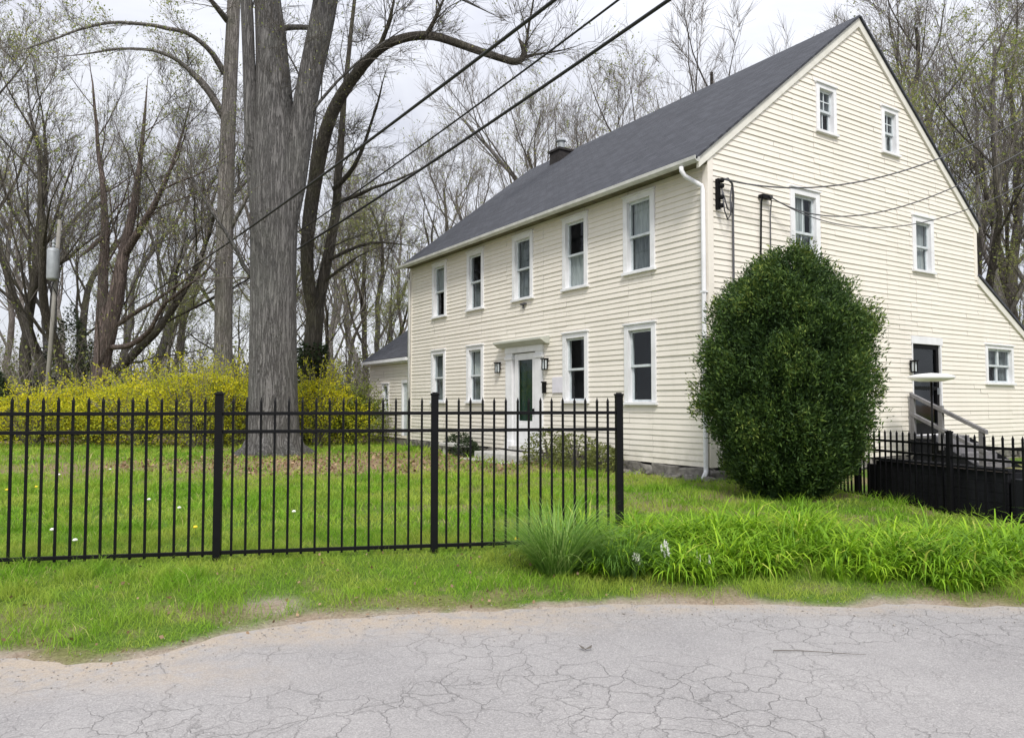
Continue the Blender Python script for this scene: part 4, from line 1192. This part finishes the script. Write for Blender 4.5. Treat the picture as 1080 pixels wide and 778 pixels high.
def hero(root, t, specs, Yd, prm):
    """limbs drawn as world polylines (from pixel tracks at real distances), then grown on"""
    base = np.array(root.location)
    for sp in specs:
        pts, lev, cnt, fac = sp
        P = np.array([at(a, b_, c if c else Yd) for (a, b_, w_, c) in pts]) - base
        rad = np.array([w_ / 2 * (c if c else Yd) / FPX for (a, b_, w_, c) in pts])
        k = np.arange(len(P)); kk = np.linspace(0, len(P) - 1, (len(P) - 1) * 3 + 1)
        # smooth (catmull-rom like) resample
        Ps = np.stack([np.interp(kk, k, P[:, j]) for j in range(3)], 1); rs_ = np.interp(kk, k, rad)
        for _ in range(2): Ps[1:-1] = Ps[1:-1] * .5 + (Ps[:-2] + Ps[2:]) * .25
        if cnt:
            amp = .035 if rs_.max() < .22 else .0
            jt = t.r.normal(0, amp, Ps.shape); jt[1:-1] = jt[1:-1] * .5 + (jt[:-2] + jt[2:]) * .25
            Ps = Ps + jt * np.minimum(1, np.arange(len(Ps)) / 4)[:, None]
            if rs_.max() < .22: rs_ = rs_ * (1 - .35 * np.linspace(0, 1, len(Ps)) ** 1.5)
            rs_[-3:] *= np.array([.8, .5, .2]) if rs_[-1] < .06 else 1
        t.big.append((Ps, rs_, 18 if rad.max() > .3 else 10 if rad.max() > .1 else 6))
        if cnt:
            L = np.linalg.norm(np.diff(Ps, axis=0), axis=1).sum()
            t.kids(Ps, rs_, fac, lev, prm, t0=.12, count=cnt)


# the big maple
Y0 = float(TREE[1])
big = thing('maple_tree', 'huge old grey tree with a thick furrowed trunk on the lawn', 'tree', (TREE[0], TREE[1], 0))
t = Tree(101)
prm = PR(n=(8, 6, 5), len=(.5, .55, .55), rr=.42, tw=5, twl=.8, up=(.02, .03, .02, .0), wob=.13)
hero(big, t, [
    ([(288, 482, 64, 0), (288, 466, 56, 0), (288, 430, 51, 0), (288, 380, 49, 0), (288, 300, 47, 0), (289, 230, 49, 0), (290, 170, 48, 0), (289, 113, 41, 0), (287, 60, 34, 0), (285, 28, 31, 0), (282, 0, 27, 0), (277, -80, 22, 0), (262, -190, 17, 0), (246, -300, 9, 0)], 0, 0, 0),
    ([(300, 235, 28, 0), (308, 195, 29, 0), (317, 140, 26, 0), (325, 90, 25, 0), (335, 45, 26, 0), (344, 0, 26, 0), (354, -80, 20, 0), (366, -200, 11, 0)], 0, 7, 7.0),
    ([(276, 240, 20, 0), (269, 190, 17, 0), (265, 140, 15, 19.3), (263, 80, 13, 19.3), (261, 20, 13, 19.3), (257, -60, 11, 19.3), (240, -160, 6, 19.3)], 0, 6, 6.0),
    ([(284, 34, 6, 0), (305, 28, 6, 0), (336, 30, 5, 0)], 2, 0, 0),
    ([(280, 310, 6, 0), (260, 285, 5.5, 19.4), (250, 268, 5, 19.2), (225, 225, 4, 18.8), (195, 170, 3, 18.5)], 1, 8, 3.0),
    ([(264, -20, 14, 0), (300, -70, 10, 18.5), (380, -90, 7, 17.5), (470, -60, 5, 16.5)], 1, 9, 5.0),
    ([(262, -60, 14, 0), (210, -90, 10, 18.5), (120, -70, 7, 17.5), (30, -10, 5, 17)], 1, 9, 5.0),
    ([(345, -20, 12, 0), (400, -50, 8, 19), (470, -10, 6, 18.5), (530, 20, 3, 18)], 1, 10, 4.0),
], Y0, prm)
t.build(big, m_bark1, m_twigd, .0055, 2500, .05)
# root flare
rf_ = MB()
for k in range(7):
    a_ = k * .9 + .2; rf_.tube([(.45 * math.cos(a_), .45 * math.sin(a_), .75), (.66 * math.cos(a_), .66 * math.sin(a_), .30), (1.15 * math.cos(a_ + .1), 1.15 * math.sin(a_ + .1), .14)], [.20, .21, .07], 8)
rf_.build('root', m_bark1, big, smooth=True)

# slender pale tree left of it
p = at(236, 440, 25); sl_ = thing('slender_tree', 'slender straight pale-barked tree just left of the huge old tree', 'tree', (p[0], p[1], 0))
t = Tree(102); prm2 = PR(n=(7, 6, 5), len=(.5, .5, .5), rr=.5, tw=5, twl=.6, up=(0, .02, .02, 0), wob=.10)
hero(sl_, t, [
    ([(235, 482, 22, 0), (235, 420, 19, 0), (236, 300, 18, 0), (238, 200, 16.5, 0), (242, 100, 15, 0), (247, 0, 13.5, 0), (250, -120, 10, 0), (252, -260, 5, 0)], 0, 0, 0),
    ([(237, 78, 7, 0), (224, 55, 6, 24.5), (205, 38, 5, 24), (175, 28, 4.5, 23.5), (140, 24, 4, 23), (105, 24, 3.6, 22.5), (75, 34, 3, 22), (45, 46, 2.6, 21.5), (0, 62, 2, 21)], 1, 10, 2.6),
    ([(236, 125, 7, 0), (222, 98, 6, 24.5), (200, 72, 5, 24), (170, 54, 4, 23.7), (140, 50, 3.4, 23.5), (100, 56, 2.6, 23), (48, 62, 1.8, 22.5)], 1, 9, 2.6),
    ([(236, 120, 6, 0), (218, 88, 5, 25.5), (196, 70, 3, 26), (176, 64, 2, 26.5)], 1, 6, 2.2),
    ([(240, 22, 7, 0), (225, 5, 6, 24), (210, -20, 5, 23)], 1, 6, 3),
    ([(244, 240, 5, 0), (262, 205, 3.5, 24.5), (285, 160, 2, 24)], 1, 5, 2.5),
    ([(231, 230, 5, 0), (205, 195, 4, 25), (180, 165, 2.5, 25), (160, 140, 1.6, 25)], 1, 7, 2.6),
    ([(231, 290, 4, 0), (200, 262, 3, 25), (170, 240, 2, 25)], 1, 5, 2),
], 25.0, prm2)
t.build(sl_, m_bark2, m_twig, .005, 3800, .07)

# ivy-footed tree behind, with the arching limb
p = at(328, 440, 24.5); iv = thing('ivy_tree', 'leaning forked tree with ivy at its foot and a long arching limb', 'tree', (p[0], p[1], 0))
t = Tree(103)
hero(iv, t, [
    ([(325, 482, 24, 0), (326, 440, 21, 0), (328, 400, 20, 0), (330, 360, 19, 0), (333, 325, 18, 0)], 0, 0, 0),
    ([(331, 330, 12, 0), (325, 290, 10, 0), (323, 250, 9, 0), (324, 215, 8, 0), (330, 170, 6, 0), (334, 120, 5, 0)], 0, 6, 4),
    ([(334, 328, 13, 0), (342, 290, 12, 0), (350, 250, 11, 0), (356, 205, 10, 0), (359, 160, 9, 0), (362, 110, 7, 0), (368, 50, 6, 0), (374, -10, 5, 0), (385, -90, 3, 0)], 0, 9, 5),
    ([(332, 338, 12, 0), (325, 300, 14, 24.2), (323, 262, 14, 24), (328, 215, 15, 23.8), (336, 170, 15, 23.4), (344, 135, 14, 23), (355, 108, 13, 22.7), (371, 84, 12, 22.4), (390, 60, 11, 22), (408, 46, 10, 21.7), (432, 38, 9.5, 21.3), (457, 37, 9, 21), (480, 45, 8.5, 20.7), (505, 54, 8, 20.5), (530, 62, 7.5, 20.3), (545, 67, 7, 20.2), (554, 60, 6.5, 20.1), (552, 48, 6, 20), (546, 40, 4, 20)], 0, 10, 3.2),
    ([(548, 66, 4, 20.2), (556, 40, 3.5, 20), (562, 10, 3, 19.8), (568, -30, 2.5, 19.5)], 1, 7, 2.4),
    ([(552, 60, 3, 20.1), (580, 55, 2.4, 20), (620, 45, 1.8, 19.8)], 1, 7, 2.2),
    ([(450, 37, 6, 21), (462, 15, 4.5, 20.7), (480, -20, 3.5, 20.4)], 1, 8, 3),
    ([(400, 52, 6, 21.8), (412, 20, 4.5, 21.4), (420, -30, 3, 21)], 1, 8, 3),
    ([(352, 200, 6, 0), (375, 178, 5, 24), (388, 140, 4, 23.5), (400, 100, 3, 23), (412, 60, 2, 22.5)], 1, 9, 2.8),
    ([(352, 215, 5, 0), (378, 205, 4, 24), (420, 190, 3, 23.5), (470, 165, 2, 23)], 1, 10, 2.6),
    ([(345, 275, 4, 0), (378, 258, 3.5, 24), (400, 255, 3.2, 24), (445, 260, 2.4, 24)], 1, 8, 2.0),
    ([(338, 300, 4, 0), (370, 275, 3, 24), (400, 262, 2, 23.5)], 1, 6, 2.0),
], 24.5, PR(n=(7, 6, 5), len=(.5, .55, .5), rr=.45, tw=5, twl=.7, up=(0, .02, .015, -.01), wob=.13))
t.build(iv, m_bark3, m_twigd, .005, 1200, .06)
n = 2200; r = np.random.default_rng(8); h = r.random(n) ** 1.2 * 2.2; th = r.uniform(0, 6.3, n); q_ = .30 + .16 * r.random(n)
off_x = (at(330, 380, 24.5)[0] - p[0])
V, F = leaf_quads(np.stack([off_x + q_ * np.cos(th), q_ * np.sin(th), 1.3 + h], 1), .12, .8, 0, r, nrm=np.stack([np.cos(th), np.sin(th), 0 * th], 1))
link('ivy', npmesh('ivy', V, F, {'rnd': np.repeat(r.random(n), 4)}), m_ever, iv)

# the leaning reddish multi-stem tree on the left
p = at(104, 440, 26); rd = thing('leaning_tree', 'reddish leaning tree with low limbs sweeping right, left of the slender tree', 'tree', (p[0], p[1], 0))
t = Tree(104)
prm4 = PR(n=(8, 6, 5), len=(.6, .55, .5), rr=.5, tw=4, twl=.7, up=(.03, .06, .05, .04), wob=.11, ang=(34, 34, 38))
hero(rd, t, [
    ([(103, 482, 20, 0), (104, 420, 18, 0), (106, 385, 17, 0), (115, 350, 16, 0), (122, 315, 15, 0), (127, 285, 13, 0), (133, 255, 10, 0), (140, 225, 8, 0), (147, 180, 5.5, 0), (152, 130, 3.5, 0), (156, 80, 2, 0)], 0, 13, 5.5),
    ([(104, 400, 12, 0), (107, 350, 12, 26.4), (109, 300, 11, 26.6), (112, 250, 10, 26.8), (108, 200, 7, 27), (102, 150, 5, 27), (98, 100, 3.5, 27), (96, 60, 2, 27)], 0, 14, 6),
    ([(130, 270, 9, 0), (150, 240, 8, 25.6), (168, 205, 6, 25.2), (182, 170, 4, 25), (196, 125, 2.5, 25), (205, 90, 1.5, 25)], 0, 12, 5),
    ([(112, 366, 6, 0), (135, 366, 6, 25.7), (152, 356, 5.5, 25.5), (165, 335, 5, 25.2), (175, 318, 4.5, 25), (190, 308, 4, 24.7), (215, 290, 3, 24.4), (228, 274, 2, 24)], 1, 9, 2.0),
    ([(120, 345, 5, 0), (140, 332, 5, 25.7), (165, 315, 4, 25.4), (190, 300, 3.4, 25), (215, 280, 2.5, 24.6)], 1, 9, 2.0),
    ([(114, 245, 6, 26.8), (95, 262, 5, 26.5), (80, 272, 4, 26.2)], 1, 4, 2),
], 26.0, prm4)
t.build(rd, m_bark4, m_twigd, .005, 3600, .07)

# generic bare trees: five kinds, then copies
kinds = []
kspec = [
    dict(h=15, r=.27, prm=PR(n=(11, 8, 6), len=(.52, .52, .5), ang=(36, 34, 36), up=(.01, .10, .08, .05), tw=5, twl=.85), bark=m_bark3, twig=m_twig, buds=1500, lab='bare spreading dark-barked tree'),
    dict(h=17, r=.26, prm=PR(n=(13, 7, 5), len=(.46, .50, .5), ang=(28, 30, 34), up=(.01, .12, .09, .06), tw=5, twl=.9, t0=(.25, .15, .15)), bark=m_bark1, twig=m_twig, buds=0, lab='tall bare upright grey tree'),
    dict(h=14, r=.24, multi=4, prm=PR(n=(8, 6, 5), len=(.50, .52, .5), ang=(32, 34, 36), up=(.0, .09, .07, .05), tw=5, twl=.8), bark=m_bark3, twig=m_twigd, buds=2600, lab='many-stemmed bare tree with a few green buds'),
    dict(h=16, r=.25, prm=PR(n=(11, 7, 5), len=(.48, .5, .5), ang=(36, 36, 38), up=(.01, .09, .06, .04), tw=5, twl=.75), bark=m_bark2, twig=m_twig, buds=8000, lab='tree hazed with yellow-green spring leaves'),
    dict(h=18, r=.22, prm=PR(n=(11, 6, 5), len=(.40, .5, .5), ang=(30, 32, 36), up=(.01, .09, .07, .05), tw=5, twl=.85, t0=(.35, .2, .15)), bark=m_bark2, twig=m_twigd, buds=0, lab='tall thin bare forest tree'),
]
# places: pixel column, distance, kind, scale, where it is told to stand
places = [
    (-20, 30, 0, 1.0, 'at the far left edge'), (22, 34, 1, .85, 'behind the left end of the forsythia'), (28, 31, 0, .92, 'left of the grey pole'), (76, 30, 2, 1.0, 'just right of the grey pole'), 
    (158, 36, 1, .9, 'between the leaning tree and the slender tree'), (182, 46, 4, 1.0, 'in the gap left of the slender tree'), (130, 50, 1, 1.05, 'deep in the woods at left'), (60, 56, 4, 1.1, 'deep in the woods behind the grey pole'), (8, 60, 3, 1.2, 'deep in the woods at far left'),
    (268, 44, 2, .9, 'between the slender and the huge tree'), (302, 60, 4, 1.1, 'far behind the huge tree'), (348, 40, 3, .75, 'just right of the ivy tree'), (362, 38, 2, .72, 'left of the white wing of the house'), (384, 46, 0, .9, 'directly behind the end of the wing'), (412, 50, 1, .9, 'behind the wing roof'), (430, 66, 3, 1.1, 'far beyond the wing roof'), (330, 75, 4, 1.3, 'farthest off between the ivy tree and the wing'),
    (470, 46, 0, 1.0, 'behind the left end of the main roof'), (515, 54, 1, 1.25, 'behind the roof left of the chimney'), (560, 48, 0, 1.2, 'behind the roof just left of the chimney'), (612, 56, 1, 1.55, 'behind the roof right of the chimney'), (655, 48, 0, 1.3, 'behind the middle of the roof'), (700, 60, 1, 1.6, 'behind the roof slope below the open sky'), (590, 78, 4, 1.8, 'farthest behind the chimney'), (745, 66, 4, 1.55, 'behind the upper roof slope'),
    (800, 70, 1, 1.6, 'behind the roof ridge'), (925, 48, 1, 1.45, 'behind the gable peak'), (955, 38, 0, 1.25, 'right of the gable peak'), (985, 44, 4, 1.35, 'behind the gable slope, between two budding trees'), (1012, 32, 3, 1.0, 'behind the lower gable slope'), (1030, 46, 1, 1.35, 'deep behind the gable slope'), (1050, 28, 2, 1.0, 'close behind the rear corner of the house'), (1070, 36, 0, 1.2, 'at the right edge behind the house'),
    (1075, 26, 3, .95, 'at the right edge above the low rear roof'), (1105, 30, 2, 1.1, 'just off the right edge'), (1000, 62, 4, 1.7, 'deep in the woods at right'), (1060, 58, 1, 1.6, 'deepest in the woods at the right edge'), (1130, 40, 0, 1.3, 'beyond the right edge of the frame'), (945, 66, 4, 1.7, 'deep in the woods behind the gable'),
    (290, 85, 4, 1.6, 'far off behind the huge trunk'), (160, 75, 4, 1.4, 'far off at left'), (380, 90, 1, 1.7, 'far off behind the wing'), (30, 80, 4, 1.4, 'far off behind the pole'),
    (205, 33, 3, .42, 'low and bushy, just left of the slender tree'), (165, 31, 3, .36, 'smallest one, between the leaning and the slender tree'), (262, 35, 3, .40, 'low, between the slender and the huge tree'), (128, 33, 3, .45, 'low, right behind the leaning reddish tree'), (1062, 25, 3, .45, 'low, right above the low rear roof'), (395, 34, 3, .40, 'low, touching the end of the wing'),
]
for kk, k in enumerate(kspec):
    mine = [pp for pp in places if pp[2] == kk]
    px, yy, _, sc, pos = mine[0]; p = at(px, 430, yy)
    root = thing('bare_tree' if kk != 3 else 'budding_tree', k['lab'] + ' ' + pos, 'tree', (p[0], p[1], float(G(p[0], p[1])) - .1), rnd.uniform(0, 6.3), 'trees in the woods around the house')
    root.scale = (sc,) * 3
    t = Tree(200 + kk)
    for s in range(k.get('multi', 1)):
        mm = k.get('multi', 1)
        a_ = s * 6.283 / mm
        d = np.array([math.cos(a_) * .22, math.sin(a_) * .22, 1]) if mm > 1 else np.array([.03, .02, 1])
        t.branch(np.array([.15 * math.cos(a_), .15 * math.sin(a_), 0]) if mm > 1 else np.zeros(3), d, k['h'] * (1 if mm == 1 else rnd.uniform(.75, 1)), k['r'], 0, k['prm'])
    t.build(root, k['bark'], k['twig'], .0075, k['buds'], .10)
    for (px, yy, _, sc, pos) in mine[1:]:
        p = at(px, 430, yy)
        dup(root, (p[0], p[1], float(G(p[0], p[1])) - .1), rnd.uniform(0, 6.3), (sc * rnd.uniform(.92, 1.08), sc * rnd.uniform(.92, 1.08), sc), k['lab'] + ' ' + pos)

# undergrowth bands: tangled brush in the woods (nobody could count it)
def brush(n, x0, x1, y0, y1, H, seed, name, label, wr, mat, leafmat, nl, lsize):
    r = np.random.default_rng(seed); X = r.uniform(x0, x1, n); Y = r.uniform(y0, y1, n); k = ~in_house(X, Y); X, Y = X[k], Y[k]; n = len(X)
    h = H * r.uniform(.3, 1.15, n) * (.55 + .9 * fbm(X * .3, Y * .3, seed)); d = r.normal(0, .38, (n, 2)) * h[:, None]
    th = r.uniform(0, 3.14, n); sx_, sy_ = np.cos(th) * wr, np.sin(th) * wr; Z = G(X, Y)
    V = np.zeros((n, 6, 3))
    for j, (t, wf) in enumerate(((0, 1), (.5, .8), (1, .3))):
        cx_, cy_, cz_ = X + d[:, 0] * t * t, Y + d[:, 1] * t * t, Z + h * t
        V[:, 2 * j] = np.stack([cx_ - sx_ * wf, cy_ - sy_ * wf, cz_], 1); V[:, 2 * j + 1] = np.stack([cx_ + sx_ * wf, cy_ + sy_ * wf, cz_], 1)
    b0 = np.arange(n)[:, None] * 6; F = np.concatenate([b0 + np.array([0, 1, 3, 2]), b0 + np.array([2, 3, 5, 4])], 0)
    o = link(name, npmesh(name, V.reshape(-1, 3), F), mat); tag(o, label, 'brush', kind='stuff')
    if nl:
        i = r.integers(0, n, nl); t = r.random(nl); P = np.stack([X[i] + d[i, 0] * t * t, Y[i] + d[i, 1] * t * t, Z[i] + h[i] * t], 1) + r.normal(0, .18, (nl, 3))
        P[:, 2] = np.maximum(P[:, 2], .25)
        V, F = leaf_quads(P, lsize, .6, 0, r)
        o = link(name + '_leaves', npmesh(name + '_leaves', V, F, {'rnd': np.repeat(r.random(nl), 4)}), leafmat); tag(o, label + ', its young leaves', 'brush', kind='stuff')


brush(9000, -36, 2, 27, 46, 3.8, 301, 'undergrowth', 'tangled olive undergrowth behind the forsythia at left', .012, m_twig, m_olive, 60000, .13)
brush(6000, -60, 30, 48, 95, 6.0, 302, 'far_thicket', 'far grey thicket closing the view through the trees', .03, m_twig, m_olive, 12000, .22)
brush(6000, 14, 46, 22, 50, 5.0, 303, 'right_undergrowth', 'brown and olive undergrowth behind the rear corner of the house', .016, m_twigd, m_olive, 16000, .15)

# dark evergreens at left
for (px, yy, R0, H, lab, sd0) in ((72, 31, 1.5, 5.4, 'dark ivy-green conifer behind the grey pole', 1), (-6, 27, 1.1, 2.6, 'low dark conifer at the left edge of the photo', 2), (100, 33, 1.3, 4.2, 'dark shaggy conifer behind the leaning reddish tree', 3)):
    p = at(px, 430, yy); lump_shrub('conifer', lab, 'tree', (p[0], p[1], .1), (lambda R0: lambda h: R0 * np.interp(h, [0, .2, .6, 1], [.8, 1, .7, .08]))(R0), H, 7000, .16, m_ever, 80 + sd0, .35, .25, .4, .3, None, 1, 0, 1, 1, m_bark3, 3)

# ------------------------------------------------------------------ utility pole, wires
p0 = at(47, 430, 25.4); p1 = at(63, 232, 25.4)
up = thing('utility_pole', 'thin pale grey pole with a white transformer near its top, at far left', 'pole', (p0[0], p0[1], 0))
dx = p1[0] - p0[0]
MB().tube([(-.05, 0, -.2), (dx * .5, 0, p1[2] * .5), (dx, 0, p1[2])], [.08, .07, .06], 12).build('pole', m_pole, up, smooth=True)
tz = at(63, 280, 25.4)[2]
MB().lathe([(.05, -.56), (.17, -.54), (.19, -.48), (.19, .44), (.16, .52), (.05, .56)], (dx - .02, -.27, tz)).build('transformer', m_galv, up, smooth=True)
MB().lathe([(.03, 0), (.06, .06), (.035, .12), (.06, .18), (.02, .28)], (dx - .02, -.27, tz + .56), 10).build('insulator', m_galv, up)
MB().tube([(dx, -.1, tz - .3), (dx - .03, -.25, tz - .75), (dx, -.05, tz - 1.0)], .015, 6).build('cable_loop', m_cable, up, smooth=True)


def wire(name, label, A, B, sag, r, mat, group=None, n=60):
    A = np.array(A, float); B = np.array(B, float); t = np.linspace(0, 1, n)[:, None]
    t = t ** 1.7 if np.linalg.norm(B - A) > 40 else t
    P = A + (B - A) * t; P[:, 2] -= (4 * sag * t * (1 - t))[:, 0]
    V, F = tube_np(P - A, np.full(n, r), 8)
    o = link(name, npmesh(name, V, F), mat, None, True); o.location = A
    tag(o, label, 'cable', group)


gW = 'overhead cables along the road'
wire('overhead_cable', 'thick black overhead cable, uppermost of the three crossing the sky', (5.31, 2.5, 7.05), (-44.13, 70, 8.5), 1.85, .025, m_cable, gW)
wire('overhead_cable', 'thinner black overhead cable between the two thick ones', (7.95, 2.5, 8.92), (-42.04, 70, 8.5), 2.72, .018, m_cable, gW)
wire('overhead_cable', 'thick black overhead cable, lowest of the three crossing the sky', (7.55, 2.5, 7.99), (-40.73, 70, 7.5), 2.11, .028, m_cable, gW)
# service drops towards a pole beyond the right edge
g2 = 'service cables sagging to the gable wall'
a1 = h2w(.2, -.17, 5.52); a2 = h2w(1.5, -.15, 5.41)


def drop(label, A, via, end, r, n=40):
    """a sagging cable through A, via, end (quadratic)"""
    A, Vv_, B = map(np.array, (A, via, end)); t = np.linspace(0, 1, n)[:, None]; tm = .42
    Cc = (Vv_ - A * (1 - tm) ** 2 - B * tm ** 2) / (2 * tm * (1 - tm))
    P = A * (1 - t) ** 2 + Cc * 2 * t * (1 - t) + B * t ** 2
    V, F = tube_np(P - A, np.full(n, r), 6); o = link('service_drop', npmesh('service_drop', V, F), m_greyc, None, True); o.location = A; tag(o, label, 'cable', g2)


drop('grey service cable from the house corner, topmost on the gable', a1, at(905, 192, 13.6), at(1130, 95, 13.2), .014)
drop('grey service cable sagging past the upper gable window, middle one', a2, at(915, 226, 14.0), at(1130, 128, 13.6), .012)
drop('grey service cable sagging lowest across the gable', a2, at(930, 240, 14.4), at(1130, 165, 14.2), .010)
